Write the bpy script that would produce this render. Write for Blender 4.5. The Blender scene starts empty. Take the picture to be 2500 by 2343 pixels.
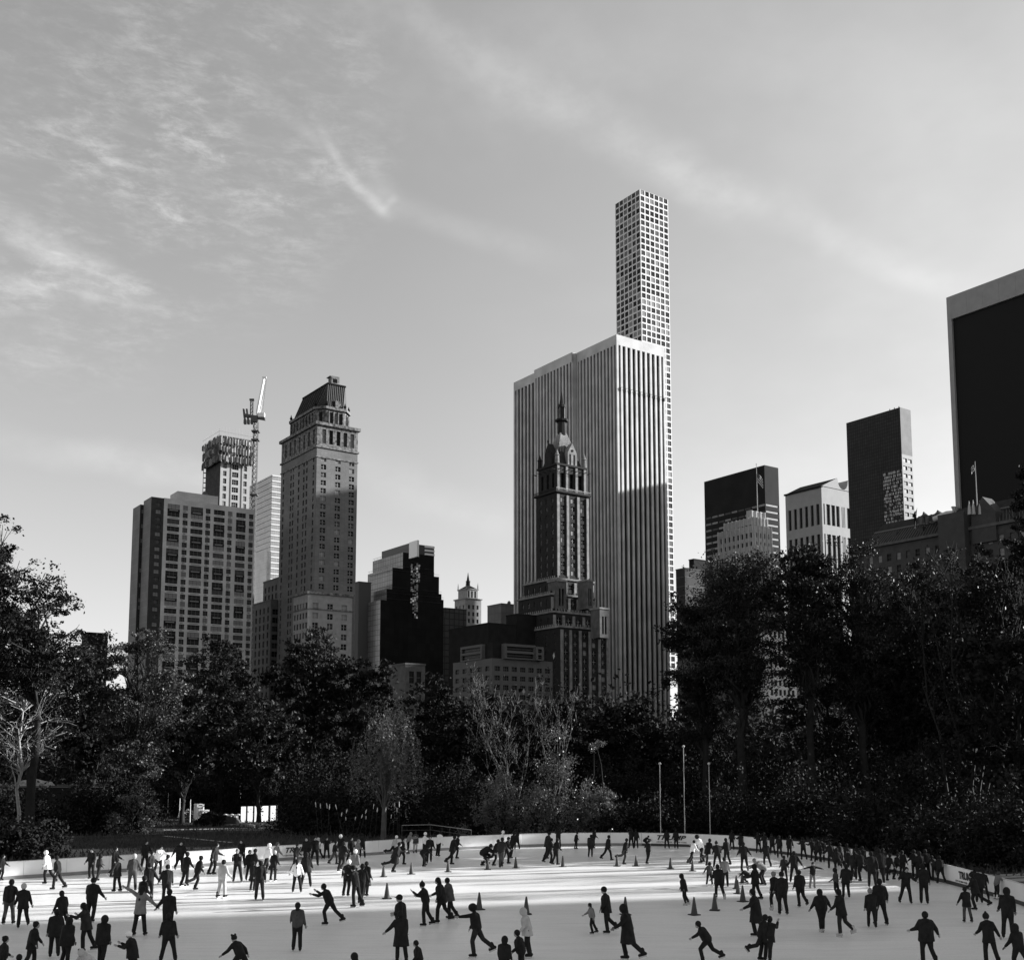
import bpy, math, random
import numpy as np
from mathutils import Vector, Matrix

# ------------------------------------------------------------------ camera
SC = bpy.context.scene
R = math.radians
CAMH, FPX, PITCH = 7.2, 2750.0, R(6.5)
Y0 = 1850 - FPX * math.tan(PITCH)
cs, sn = math.cos(PITCH), math.sin(PITCH)
cam = bpy.data.objects.new('camera', bpy.data.cameras.new('camera'))
SC.collection.objects.link(cam); SC.camera = cam
cam.location = (0, 0, CAMH); cam.rotation_euler = (R(90) + PITCH, 0, 0)
cam.data.sensor_width = 36; cam.data.lens = 36 * FPX / 2500
cam.data.shift_y = (Y0 - 1171.5) / 2500
cam.data.clip_start = 0.5; cam.data.clip_end = 9000

def ray(px, py):
    u = (px - 1250) / FPX; v = (Y0 - py) / FPX
    return (u, cs - v * sn, sn + v * cs)
def P(px, py, Y):
    d = ray(px, py); t = Y / d[1]
    return Vector((d[0] * t, Y, CAMH + d[2] * t))
def G(px, py, z=0.0):
    d = ray(px, py); t = (CAMH - z) / -d[2]
    return Vector((d[0] * t, d[1] * t, z))

# ------------------------------------------------------------------ world: Nishita daylight, grey, thin cirrus
SUN_AZ, SUN_EL = R(16), R(17)      # azimuth measured from +X towards +Y
SKY, SUN, EXPO = 0.112, 5.0, 1.22
SC.view_settings.view_transform = 'Standard'; SC.view_settings.look = 'None'
SC.view_settings.exposure = EXPO; SC.view_settings.gamma = 1.0
W = bpy.data.worlds.new('World'); SC.world = W; W.use_nodes = True
nt = W.node_tree; N = nt.nodes; Lk = nt.links
bg = N['Background']; bg.inputs['Strength'].default_value = SKY
sky = N.new('ShaderNodeTexSky'); sky.sky_type = 'NISHITA'; sky.sun_disc = False
sky.sun_elevation = SUN_EL; sky.sun_rotation = R(90) - SUN_AZ
sky.air_density = 1.0; sky.dust_density = 0.6; sky.ozone_density = 1.0
bw = N.new('ShaderNodeRGBToBW'); Lk.new(sky.outputs[0], bw.inputs[0])
tc = N.new('ShaderNodeTexCoord'); DIR = tc.outputs['Generated']
def mth(op, a, b=None, c=None):
    n = N.new('ShaderNodeMath'); n.operation = op
    for i, x in enumerate((a, b, c)):
        if x is None: continue
        if hasattr(x, 'links'): Lk.new(x, n.inputs[i])
        else: n.inputs[i].default_value = x
    return n.outputs[0]
def vdot(v):
    n = N.new('ShaderNodeVectorMath'); n.operation = 'DOT_PRODUCT'
    Lk.new(DIR, n.inputs[0]); n.inputs[1].default_value = v; return n.outputs['Value']
def mrange(x, a, b, c=0.0, d=1.0):
    n = N.new('ShaderNodeMapRange'); n.interpolation_type = 'SMOOTHSTEP'
    Lk.new(x, n.inputs[0])
    for i, q in enumerate((a, b, c, d)): n.inputs[i + 1].default_value = q
    return n.outputs[0]
def wnoise(scale, detail, mapscale, rot=0, rough=0.6, dist=0.0):
    m = N.new('ShaderNodeMapping'); m.inputs['Scale'].default_value = mapscale
    m.inputs['Rotation'].default_value = (0, rot, 0); Lk.new(DIR, m.inputs[0])
    n = N.new('ShaderNodeTexNoise'); n.inputs['Scale'].default_value = scale
    n.inputs['Detail'].default_value = detail; n.inputs['Roughness'].default_value = rough
    n.inputs['Distortion'].default_value = dist
    Lk.new(m.outputs[0], n.inputs['Vector']); return n.outputs['Fac']
def dirv(px, py): return Vector(ray(px, py)).normalized()
def patch(px, py, r_px):           # soft round region of the sky around a direction
    c = math.cos(r_px / FPX); return mrange(vdot(dirv(px, py)), c, 1 - (1 - c) * 0.15)
wis = mth('MULTIPLY', mrange(wnoise(5, 8, (1, 1, 2.4), 0.15, 0.66, 0.4), 0.36, 0.72),
          mth('ADD', mth('MULTIPLY', mrange(wnoise(30, 8, (1, .6, 3.0), 0.12, 0.72, 0.3), 0.42, 0.68), .8), mth('MULTIPLY', mrange(wnoise(60, 4, (1, .6, 2.6), 0.1, 0.6), 0.4, 0.7), .3)))
regs = mth('ADD', mth('ADD', patch(430, 230, 560), patch(640, 260, 330)), mth('ADD', mth('MULTIPLY', patch(110, 620, 380), .8), mth('MULTIPLY', patch(250, 470, 360), .7)))
clouds = mth('MULTIPLY', wis, mth('MULTIPLY', regs, 0.47))
def streak(p0, p1, w, soft, amp, nz=0.5):
    a, b = dirv(*p0), dirv(*p1); n = a.cross(b).normalized(); t = n.cross(a).normalized()
    x = vdot(n); ax = mth('DIVIDE', vdot(t), vdot(a)); L = math.acos(min(1, a.dot(b)))
    bend = mth('MULTIPLY', mth('SUBTRACT', wnoise(5, 4, (1, 1, 1)), 0.5), w * 3)
    ab = mth('ABSOLUTE', mth('ADD', x, bend))
    m = mth('MULTIPLY', mrange(ab, w, 0.0), mth('MULTIPLY', mrange(ax, -soft, soft * .5), mrange(ax, L + soft * .6, L - soft * .3)))
    tx = mrange(wnoise(34, 5, (1, 1, 1.6), .6), 0.28, 0.72, 1 - nz, 1.0)
    return mth('MULTIPLY', mth('MULTIPLY', m, tx), amp)
for s in (streak((690, 270), (835, 400), .0085, .06, .22, .8), streak((800, 345), (872, 452), .0065, .025, .40, .7), streak((860, 440), (940, 512), .0075, .022, .42, .6), streak((840, 360), (960, 500), .018, .04, .16, .7), streak((925, 512), (962, 484), .005, .010, .22, .6),
          streak((950, 480), (1300, 640), .016, .08, .16), streak((0, 540), (250, 690), .020, .06, .50, .8),
          streak((0, 690), (330, 730), .014, .05, .38, .9),
          streak((960, 60), (1750, 520), .030, .10, .24), streak((1600, 440), (2350, 690), .022, .09, .17),
          streak((700, 60), (1500, 320), .09, .12, .14), streak((1200, 60), (2500, 300), .10, .12, .10, .3),
          streak((120, 1080), (560, 1190), .022, .08, .22), streak((880, 1150), (1230, 1280), .03, .08, .10)):
    clouds = mth('ADD', clouds, s)
dsun = vdot(Vector((math.cos(SUN_AZ) * math.cos(SUN_EL), math.sin(SUN_AZ) * math.cos(SUN_EL), math.sin(SUN_EL))))
base = mth('MULTIPLY', mth('POWER', bw.outputs[0], .80), 1.03)
clouds = mth('ADD', clouds, mth('MULTIPLY', patch(2500, 300, 1500), mrange(wnoise(3, 5, (1, 1, 2)), .3, .7, .10, .26)))
tot = mth('MULTIPLY', base, mth('ADD', 1.0, mth('MULTIPLY', clouds, 0.85)))
comb = N.new('ShaderNodeCombineColor')
for i in range(3): Lk.new(tot, comb.inputs[i])
Lk.new(comb.outputs[0], bg.inputs['Color'])
# ------------------------------------------------------------------ sun
sl = bpy.data.lights.new('sun', 'SUN'); sl.energy = SUN; sl.angle = R(0.53); sl.color = (1, 1, 1)
so = bpy.data.objects.new('sun', sl); SC.collection.objects.link(so)
SUND = Vector((math.cos(SUN_AZ) * math.cos(SUN_EL), math.sin(SUN_AZ) * math.cos(SUN_EL), math.sin(SUN_EL)))
so.rotation_euler = SUND.to_track_quat('Z', 'Y').to_euler()

# ------------------------------------------------------------------ helpers
COL = SC.collection
def link(o, parent=None):
    COL.objects.link(o)
    if parent is not None: o.parent = parent
    return o
def tag(o, label=None, cat=None, group=None, kind=None):
    if label: o['label'] = label
    if cat: o['category'] = cat
    if group: o['group'] = group
    if kind: o['kind'] = kind
    return o
def empty(name, loc, label, cat, group=None, rz=0):
    o = bpy.data.objects.new(name, None); o.location = loc; o.rotation_euler = (0, 0, rz)
    o.empty_display_size = 0.5; link(o); return tag(o, label, cat, group)
MATS = {}
def mat(name, v, rough=0.8, spec=0.3, noise=0.0, nscale=2.0, metal=0.0, bump=0.0, trans=0.0, coord='Object'):
    if name in MATS: return MATS[name]
    m = bpy.data.materials.new(name); m.use_nodes = True; t = m.node_tree
    b = t.nodes['Principled BSDF']; b.inputs['Base Color'].default_value = (v, v, v, 1)
    b.inputs['Roughness'].default_value = rough; b.inputs['Specular IOR Level'].default_value = spec
    b.inputs['Metallic'].default_value = metal
    if noise or bump:
        tcn = t.nodes.new('ShaderNodeTexCoord'); nz = t.nodes.new('ShaderNodeTexNoise')
        nz.inputs['Scale'].default_value = nscale; nz.inputs['Detail'].default_value = 6
        t.links.new(tcn.outputs[coord], nz.inputs['Vector'])
        if noise:
            mr = t.nodes.new('ShaderNodeMapRange')
            for i, q in enumerate((0.3, 0.7, max(0, v * (1 - noise)), min(1, v * (1 + noise)))): mr.inputs[i + 1].default_value = q
            t.links.new(nz.outputs['Fac'], mr.inputs[0]); cc = t.nodes.new('ShaderNodeCombineColor')
            for i in range(3): t.links.new(mr.outputs[0], cc.inputs[i])
            t.links.new(cc.outputs[0], b.inputs['Base Color'])
        if bump:
            bp = t.nodes.new('ShaderNodeBump'); bp.inputs['Strength'].default_value = bump; bp.inputs['Distance'].default_value = 0.05
            t.links.new(nz.outputs['Fac'], bp.inputs['Height']); t.links.new(bp.outputs[0], b.inputs['Normal'])
    MATS[name] = m; return m
def brick_mat(name, c1, c2, mortar, bw_, bh, msize, rough=0.8, spec=0.3, gl=0.0, off=0.0):
    if name in MATS: return MATS[name]
    m = bpy.data.materials.new(name); m.use_nodes = True; t = m.node_tree
    b = t.nodes['Principled BSDF']; b.inputs['Roughness'].default_value = rough; b.inputs['Specular IOR Level'].default_value = spec
    uv = t.nodes.new('ShaderNodeUVMap'); br = t.nodes.new('ShaderNodeTexBrick'); br.offset = off
    t.links.new(uv.outputs[0], br.inputs['Vector']); br.inputs['Scale'].default_value = 1
    br.inputs['Color1'].default_value = (c1,) * 3 + (1,); br.inputs['Color2'].default_value = (c2,) * 3 + (1,)
    br.inputs['Mortar'].default_value = (mortar,) * 3 + (1,); br.inputs['Mortar Size'].default_value = msize
    br.inputs['Brick Width'].default_value = bw_; br.inputs['Row Height'].default_value = bh
    nz = t.nodes.new('ShaderNodeTexNoise'); nz.inputs['Scale'].default_value = .12; nz.inputs['Detail'].default_value = 8
    t.links.new(uv.outputs[0], nz.inputs['Vector'])
    mr = t.nodes.new('ShaderNodeMapRange')
    for i, q in enumerate((.3, .7, .78, 1.15)): mr.inputs[i + 1].default_value = q
    t.links.new(nz.outputs['Fac'], mr.inputs[0])
    vm = t.nodes.new('ShaderNodeVectorMath'); vm.operation = 'SCALE'
    t.links.new(br.outputs['Color'], vm.inputs[0]); t.links.new(mr.outputs[0], vm.inputs['Scale'])
    t.links.new(vm.outputs[0], b.inputs['Base Color']); b.inputs['Metallic'].default_value = gl
    MATS[name] = m; return m

class MB:
    """collects polygons and links them as one mesh object"""
    def __init__(s): s.v = []; s.f = []; s.m = []; s.uv = []
    def face(s, pts, mi=0, uv=None):
        i = len(s.v); s.v += [tuple(p) for p in pts]; s.f.append(tuple(range(i, i + len(pts)))); s.m.append(mi)
        s.uv += uv if uv else [(0, 0)] * len(pts)
    def box(s, O, u, v, w, mi=0):
        O, u, v, w = Vector(O), Vector(u), Vector(v), Vector(w)
        p = [O, O + u, O + u + v, O + v]; q = [x + w for x in p]
        lu, lv, lw = u.length, v.length, w.length
        s.face(p[::-1], mi, [(0, 0), (0, lv), (lu, lv), (lu, 0)]); s.face(q, mi, [(0, 0), (lu, 0), (lu, lv), (0, lv)])
        for i in range(4):
            l = (lu, lv, lu, lv)[i]
            s.face([p[i], p[(i + 1) % 4], q[(i + 1) % 4], q[i]], mi, [(0, 0), (l, 0), (l, lw), (0, lw)])
    def cbox(s, c, sx, sy, sz, mi=0, rz=0):      # box standing on c
        a = Vector((math.cos(rz), math.sin(rz), 0)); b = Vector((-a.y, a.x, 0))
        s.box(Vector(c) - a * sx / 2 - b * sy / 2, a * sx, b * sy, (0, 0, sz), mi)
    def tube(s, pts, rad, n=6, mi=0, cap=True):
        rings = []
        for i, p in enumerate(pts):
            p = Vector(p); d = (Vector(pts[min(i + 1, len(pts) - 1)]) - Vector(pts[max(i - 1, 0)])).normalized()
            x = d.cross(Vector((0, 0, 1)) if abs(d.z) < .9 else Vector((1, 0, 0))).normalized(); y = d.cross(x)
            r = rad[i] if hasattr(rad, '__len__') else rad
            rings.append([p + (x * math.cos(2 * math.pi * k / n) + y * math.sin(2 * math.pi * k / n)) * r for k in range(n)])
        for A, B in zip(rings, rings[1:]):
            for k in range(n): s.face([A[k], B[k], B[(k + 1) % n], A[(k + 1) % n]], mi)
        if cap: s.face(rings[0], mi); s.face(rings[-1][::-1], mi)
    def poly(s, pts, z0, z1, mi=0, top=True, pts2=None):
        q = pts2 or pts; n = len(pts)
        for i in range(n):
            a, b = pts[i], pts[(i + 1) % n]; c, d = q[(i + 1) % n], q[i]
            l = (Vector(a[:2]) - Vector(b[:2])).length
            s.face([(a[0], a[1], z0), (b[0], b[1], z0), (c[0], c[1], z1), (d[0], d[1], z1)], mi, [(0, z0), (l, z0), (l, z1), (0, z1)])
        if top: s.face([(p[0], p[1], z1) for p in q], mi)
    def build(s, name, mats, parent=None, smooth=False, org=None):
        me = bpy.data.meshes.new(name)
        v = s.v
        if org is not None: v = [(a - org[0], b - org[1], c - org[2]) for a, b, c in v]
        me.from_pydata(v, [], s.f)
        for m in (mats if isinstance(mats, (list, tuple)) else [mats]): me.materials.append(m)
        me.polygons.foreach_set('material_index', s.m)
        u = me.uv_layers.new(name='UVMap'); u.data.foreach_set('uv', np.array(s.uv, dtype=np.float32).ravel())
        if smooth: me.polygons.foreach_set('use_smooth', [True] * len(s.f))
        me.update(); o = bpy.data.objects.new(name, me); link(o, parent); return o
def np_obj(name, V, F, m, parent=None, smooth=False):
    """V (n,3) array, F (k,4 or 3) int array"""
    me = bpy.data.meshes.new(name); me.vertices.add(len(V)); me.vertices.foreach_set('co', V.astype(np.float32).ravel())
    k = F.shape[1]; me.loops.add(F.size); me.loops.foreach_set('vertex_index', F.astype(np.int32).ravel())
    me.polygons.add(len(F)); me.polygons.foreach_set('loop_start', np.arange(0, F.size, k, dtype=np.int32))
    me.polygons.foreach_set('loop_total', np.full(len(F), k, dtype=np.int32))
    me.materials.append(m); me.update(calc_edges=True); me.validate()
    if smooth: me.polygons.foreach_set('use_smooth', [True] * len(F))
    o = bpy.data.objects.new(name, me); link(o, parent); return o
# ------------------------------------------------------------------ ground, ice, boards
m_soil = mat('park_soil', 0.028, 0.95, 0.1, 0.5, 0.15, bump=0.5)
g = MB(); g.face([(-5000, -300, -.06), (5000, -300, -.06), (5000, 7000, -.06), (-5000, 7000, -.06)])
tag(g.build('ground', m_soil), kind='structure')
BP = [(-260, 2172), (-120, 2158), (10, 2147), (206, 2134), (425, 2119), (528, 2113), (629, 2104), (890, 2088), (1018, 2079), (1180, 2071), (1306, 2066),
      (1400, 2064), (1522, 2063.5), (1651, 2065.5), (1786, 2071.5), (1835, 2076), (1958, 2090), (2046, 2105), (2180, 2130), (2293, 2151),
      (2434, 2190), (2497, 2210), (2640, 2268), (2800, 2350)]
ctrl = [G(*p) for p in BP]
def smooth_curve(c, step):
    pts = []
    for i in range(len(c) - 1):
        p0 = c[max(i - 1, 0)]; p1 = c[i]; p2 = c[i + 1]; p3 = c[min(i + 2, len(c) - 1)]
        n = max(1, int((p2 - p1).length / 0.25))
        for k in range(n):
            t = k / n
            pts.append(0.5 * ((2 * p1) + (p2 - p0) * t + (2 * p0 - 5 * p1 + 4 * p2 - p3) * t * t + (3 * p1 - p0 - 3 * p2 + p3) * t ** 3))
    pts.append(c[-1]); out = [pts[0]]; acc = 0
    for a, b in zip(pts, pts[1:]):
        acc += (b - a).length
        if acc >= step: out.append(b); acc = 0
    return out
BL = smooth_curve(ctrl, 2.44)
mi = bpy.data.materials.new('rink_ice'); mi.use_nodes = True; t = mi.node_tree; b = t.nodes['Principled BSDF']
b.inputs['Roughness'].default_value = .33; b.inputs['Specular IOR Level'].default_value = .25
tcn = t.nodes.new('ShaderNodeTexCoord')
def tn(scale, det, sc, rot=0.0, rough=.6, dist=0.0):
    mp = t.nodes.new('ShaderNodeMapping'); mp.inputs['Scale'].default_value = sc; mp.inputs['Rotation'].default_value = (0, 0, rot)
    t.links.new(tcn.outputs['Object'], mp.inputs[0]); n = t.nodes.new('ShaderNodeTexNoise')
    n.inputs['Scale'].default_value = scale; n.inputs['Detail'].default_value = det; n.inputs['Roughness'].default_value = rough
    n.inputs['Distortion'].default_value = dist
    t.links.new(mp.outputs[0], n.inputs['Vector']); return n.outputs['Fac']
def tmr(x, a, b_, c, d):
    n = t.nodes.new('ShaderNodeMapRange'); t.links.new(x, n.inputs[0])
    for i, q in enumerate((a, b_, c, d)): n.inputs[i + 1].default_value = q
    return n.outputs[0]
def tm(op, x, y):
    n = t.nodes.new('ShaderNodeMath'); n.operation = op
    for i, q in enumerate((x, y)):
        if hasattr(q, 'links'): t.links.new(q, n.inputs[i])
        else: n.inputs[i].default_value = q
    return n.outputs[0]
col = tm('MULTIPLY', tmr(tn(.35, 7, (.45, 2.2, 1), .15, .65, .8), .32, .68, .89, 1.0), tmr(tn(9, 6, (1, 1, 1), .4, .75), .3, .7, .86, 1.03))
sc1 = tm('MULTIPLY', tmr(tn(1.2, 4, (.25, 9, 1), .35, .55, 1.5), .55, .72, 1.0, .78), tmr(tn(1.0, 4, (.3, 11, 1), -.5, .55, 1.8), .56, .72, 1.0, .82))
sc1 = tm('MULTIPLY', sc1, tmr(tn(26, 4, (1, 1, 1), .1, .8), .35, .65, .86, 1.06))
col = tm('MULTIPLY', tm('MULTIPLY', col, sc1), .98)
cc = t.nodes.new('ShaderNodeCombineColor')
for i in range(3): t.links.new(col, cc.inputs[i])
t.links.new(cc.outputs[0], b.inputs['Base Color'])
bp = t.nodes.new('ShaderNodeBump'); bp.inputs['Strength'].default_value = .35; bp.inputs['Distance'].default_value = .02
t.links.new(tn(7, 6, (1, 1, 1), .2, .8), bp.inputs['Height']); t.links.new(bp.outputs[0], b.inputs['Normal'])
ice = MB(); near = [(60, 8, 0), (-60, 8, 0)]
ice.face([tuple(p) for p in BL] + [(BL[-1].x, 8, 0), (BL[0].x, 8, 0)])
tag(ice.build('ice', mi), kind='structure')
rail_root = empty('rink_boards', BL[0], 'long curving white board wall with dark kick strip around the far side of the ice', 'barrier')
m_board = mat('board_white', .78, .45, .4, .06, .8); m_kick = mat('board_kick', .22, .6, .3, .2, 1.5); m_cap = mat('board_cap', .55, .5, .4)
m_kickd = mat('board_kick_dark', .05, .6, .3, .2, 1.5)
BNORM = []
for i in range(len(BL) - 1):
    p, q = BL[i], BL[i + 1]; d = (q - p).normalized(); n = Vector((d.y, -d.x, 0))    # towards the ice
    BNORM.append((p, q, d, n)); L = (q - p).length
    w = MB(); w.box(p + d * .008, d * (L - .016), -n * .06, (0, 0, 1.03)); w.build('board_panel', m_board, rail_root, org=BL[0])
    k = MB(); k.box(p + n * .012, d * L, -n * .010, (0, 0, .21)); k.build('kick_strip', m_kick if i < 22 else m_kickd, rail_root, org=BL[0])
c = MB()
for p, q, d, n in BNORM: c.box(p + n * .02 + Vector((0, 0, 1.032)), (q - p), -n * .10, (0, 0, .035))
c.build('top_rail', m_cap, rail_root, org=BL[0])
m_ink = mat('lettering_ink', .02, .5, .3)
def lettering(text, px, w_m, h_m, z, shear=0.0, bold=.03, name='lettering'):
    best = min(BNORM, key=lambda s: abs((1250 + FPX * ((s[0].x + s[1].x) / 2) / ((s[0].y + s[1].y) / 2 * cs - CAMH * sn)) - px))
    p, q, d, n = best
    # exact point on the segment line under pixel column px
    k = (px - 1250) / FPX; s = (k * (p.y * cs - CAMH * sn) - p.x) / (d.x - k * d.y * cs); c0 = p + d * s
    cu = bpy.data.curves.new(name, 'FONT'); cu.body = text; cu.size = 1; cu.align_x = 'CENTER'; cu.offset = bold; cu.shear = shear; cu.extrude = .004
    o = bpy.data.objects.new(name, cu); COL.objects.link(o)
    dg = bpy.context.evaluated_depsgraph_get(); me = bpy.data.meshes.new_from_object(o.evaluated_get(dg)); bpy.data.objects.remove(o)
    v = np.array([x.co[:] for x in me.vertices]); x0, x1 = v[:, 0].min(), v[:, 0].max(); y0, y1 = v[:, 1].min(), v[:, 1].max()
    sx = w_m / (x1 - x0); sy = h_m / (y1 - y0)
    bi = BNORM.index(best); s0 = s
    for vt in me.vertices:
        lx = s0 + (vt.co.x - (x0 + x1) / 2) * sx; lz = (vt.co.y - y0) * sy; j = bi
        while lx < 0 and j > 0: j -= 1; lx += (BNORM[j][1] - BNORM[j][0]).length
        while lx > (BNORM[j][1] - BNORM[j][0]).length and j < len(BNORM) - 1: lx -= (BNORM[j][1] - BNORM[j][0]).length; j += 1
        p_, q_, d_, n_ = BNORM[j]; vt.co = p_ + d_ * lx + n_ * (.03 + vt.co.z) + Vector((0, 0, z + lz)) - BL[0]
    me.materials.clear(); me.materials.append(m_ink); me.update()
    ob = bpy.data.objects.new(name, me); link(ob, rail_root)
lettering('TRUMP', 1641, 2.45, .38, .52, .35)
lettering('CENTRAL PARK  \u2022  NEW YORK', 1641, 2.55, .10, .30, 0, .01)
lettering('TRUMP', 728, 2.0, .38, .52, .35)
lettering('CENTRAL PARK  \u2022  NEW YORK', 728, 2.2, .10, .30, 0, .01)
lettering('TRUMP', 2360, 1.85, .42, .46, 0)
lettering('CITY OF NEW YORK  \u2022  T', 2352, 1.95, .10, .26, 0, .01)
# ------------------------------------------------------------------ buildings on the street grid
TH = R(55); A = Vector((math.sin(TH), math.cos(TH), 0)); B = Vector((-A.y, A.x, 0))     # A runs away to the right, B away to the left
NA, NB = -A, -B                        # outward normals: left faces look along -A, right faces along -B
def reach(O, d, px):                   # distance along d from O until pixel column px
    k = (px - 1250) / FPX; dz = O.z - CAMH
    return (k * (O.y * cs + dz * sn) - O.x) / (d.x - k * d.y * cs)
def topbox(cx, cy, Y, xr=None, xl=None, w=20, n=20):
    O = P(cx, cy, Y)
    if xr: w = reach(O, A, xr)
    if xl: n = reach(O, B, xl)
    return O, w, n
rnd = random.Random(5)
g_dark = mat('window_glass_dark', .005, .3, .10); g_mid = mat('window_glass_mid', .025, .3, .2); g_blind = mat('window_blind', .17, .5, .4)
g_sky = mat('window_glass_reflecting', .30, .12, .6, metal=.85); m_frame = mat('window_frame', .35, .6); m_fdark = mat('window_frame_dark', .08, .5)
WM = {}
def win_mesh(w, h, g, fr, mull):
    k = (round(w, 2), round(h, 2), g.name, fr.name, mull)
    if k not in WM:
        b = MB(); b.face([(-w / 2, 0, -h / 2), (w / 2, 0, -h / 2), (w / 2, 0, h / 2), (-w / 2, 0, h / 2)], 0)
        for i in range(1, mull + 1): x = -w / 2 + w * i / (mull + 1); b.box((x - .07, -.06, -h / 2), (.14, 0, 0), (0, .055, 0), (0, 0, h), 1)
        b.box((-w / 2, -.05, -.05), (w, 0, 0), (0, .045, 0), (0, 0, .1), 1)
        me = bpy.data.meshes.new('window'); me.from_pydata(b.v, [], b.f); me.materials.append(g); me.materials.append(fr)
        me.polygons.foreach_set('material_index', b.m); me.update(); WM[k] = me
    return WM[k]
class Bld:
    def __init__(s, name, label, cat, O):
        s.base = Vector((O.x, O.y, 0)); s.root = empty(name, s.base, label, cat); s.wins = []; s.mats = []
    def part(s, name, mb, mats, smooth=False): return mb.build(name, mats, s.root, smooth, s.base)
    def facade(s, mb, O, u, n, W, z0, z1, cols=(), rows=(), depth=.35, mi=0, g=None, mull=0, fr=None, merge=0.0, keep=None, seed=0):
        """wall plane with real recessed openings; O = corner (x,y), u = direction, n = outward normal"""
        O = Vector((O.x, O.y, 0)); us = [0]; iw = []
        for a, b in cols: us += [a, b]
        us.append(W); zs = [z0]
        rows = [r for r in rows if r[0] > z0 + .01 and r[1] < z1 - .01]
        for a, b in rows: zs += [a, b]
        zs.append(z1)
        flip = u.cross(Vector((0, 0, 1))).dot(n) < 0
        def q(p0, p1, p2, p3, uv): mb.face([p0, p1, p2, p3] if not flip else [p3, p2, p1, p0], mi, uv if not flip else uv[::-1])
        rr = random.Random(seed + len(s.wins))
        for i in range(len(us) - 1):
            if us[i + 1] - us[i] < 1e-3: continue
            if i % 2 == 0 or not rows:
                q(*[O + u * x + Vector((0, 0, z)) for x, z in ((us[i], z0), (us[i + 1], z0), (us[i + 1], z1), (us[i], z1))],
                  [(us[i], z0), (us[i + 1], z0), (us[i + 1], z1), (us[i], z1)]); continue
            for j in range(len(zs) - 1):
                a, b, c, d = us[i], us[i + 1], zs[j], zs[j + 1]
                p = [O + u * x + Vector((0, 0, z)) for x, z in ((a, c), (b, c), (b, d), (a, d))]
                if j % 2 == 0 or (keep and not keep(i // 2, j // 2)):
                    q(*p, [(a, c), (b, c), (b, d), (a, d)]); continue
                r = [x - n * depth for x in p]
                for k in range(4): mb.face([p[k], p[(k + 1) % 4], r[(k + 1) % 4], r[k]], mi, [(0, 0), (0, .1), (.1, .1), (.1, 0)])
                gg = g(rr) if g else rr.choice((g_dark, g_dark, g_mid))
                s.wins.append(((r[0] + r[2]) / 2 + n * .004, b - a, d - c, u if not flip else -u, gg, fr or m_fdark, mull))
    def tier(s, mb, O, w, n, z0, z1, right=None, left=None, mi=0, roof=True, roofmi=None):
        kr = dict(mi=mi); kr.update(right or {}); kl = dict(mi=mi); kl.update(left or {})
        s.facade(mb, O, A, NB, w, z0, z1, **kr); s.facade(mb, O, B, NA, n, z0, z1, **kl)
        C = O + A * w + B * n
        s.facade(mb, C, -A, B, w, z0, z1, mi=mi); s.facade(mb, C, -B, A, n, z0, z1, mi=mi)
        if roof:
            pts = [Vector((p.x, p.y, z1)) for p in (O, O + A * w, C, O + B * n)]
            mb.face(pts, mi if roofmi is None else roofmi)
    def cornice(s, name, O, w, n, z, h, out, m, inset=0):
        mb = MB(); o = O - A * out - B * out
        mb.box((o.x, o.y, z), A * (w + 2 * out), B * (n + 2 * out), (0, 0, h)); return s.part(name, mb, m)
    def finish(s, maxpart=100, zmin=0):
        def key(t):
            p = t[0]; vis = 1 if p.z > zmin else 0
            px = 1250 + FPX * p.x / (p.y * cs + (p.z - CAMH) * sn); inside = 1 if -40 < px < 2540 else 0
            return (-(vis and inside), -(t[1] * t[2]) / p.length ** 2 * 1e4 * (1 + .0005 * p.z))
        ws = sorted(s.wins, key=key)
        for c, w, h, u, g, fr, mull in ws[:maxpart]:
            o = bpy.data.objects.new('window', win_mesh(w, h, g, fr, mull)); link(o, s.root)
            o.matrix_local = Matrix.Translation(c - s.base) @ Matrix.Rotation(math.atan2(u.y, u.x), 4, 'Z')
        rest = ws[maxpart:]
        if rest:
            V, F, M, mats = [], [], [], []
            for c, w, h, u, g, fr, mull in rest:
                me = win_mesh(w, h, g, fr, mull); T = Matrix.Translation(c - s.base) @ Matrix.Rotation(math.atan2(u.y, u.x), 4, 'Z')
                k = len(V); V += [T @ v.co for v in me.vertices]
                for m_ in (g, fr):
                    if m_ not in mats: mats.append(m_)
                for p in me.polygons: F.append([k + i for i in p.vertices]); M.append(mats.index((g, fr)[p.material_index]))
            me = bpy.data.meshes.new('windows'); me.from_pydata(V, [], F)
            for m_ in mats: me.materials.append(m_)
            me.polygons.foreach_set('material_index', M); me.update()
            o = bpy.data.objects.new('windows', me); link(o, s.root); o['kind'] = 'stuff'
def evenc(W, n, w, m=0.0): p = (W - 2 * m) / n; return [(m + p * i + (p - w) / 2, m + p * i + (p + w) / 2) for i in range(n)]
def pairc(fr, W, w): return [(W * f - w / 2, W * f + w / 2) for f in fr]
def evenr(z0, z1, pitch, h): r = []; z = z0; \
    [r.append((z1 - pitch * (k + 1) + (pitch - h) / 2, z1 - pitch * (k + 1) + (pitch + h) / 2)) for k in range(int((z1 - z0) / pitch))]; return r[::-1]

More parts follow.
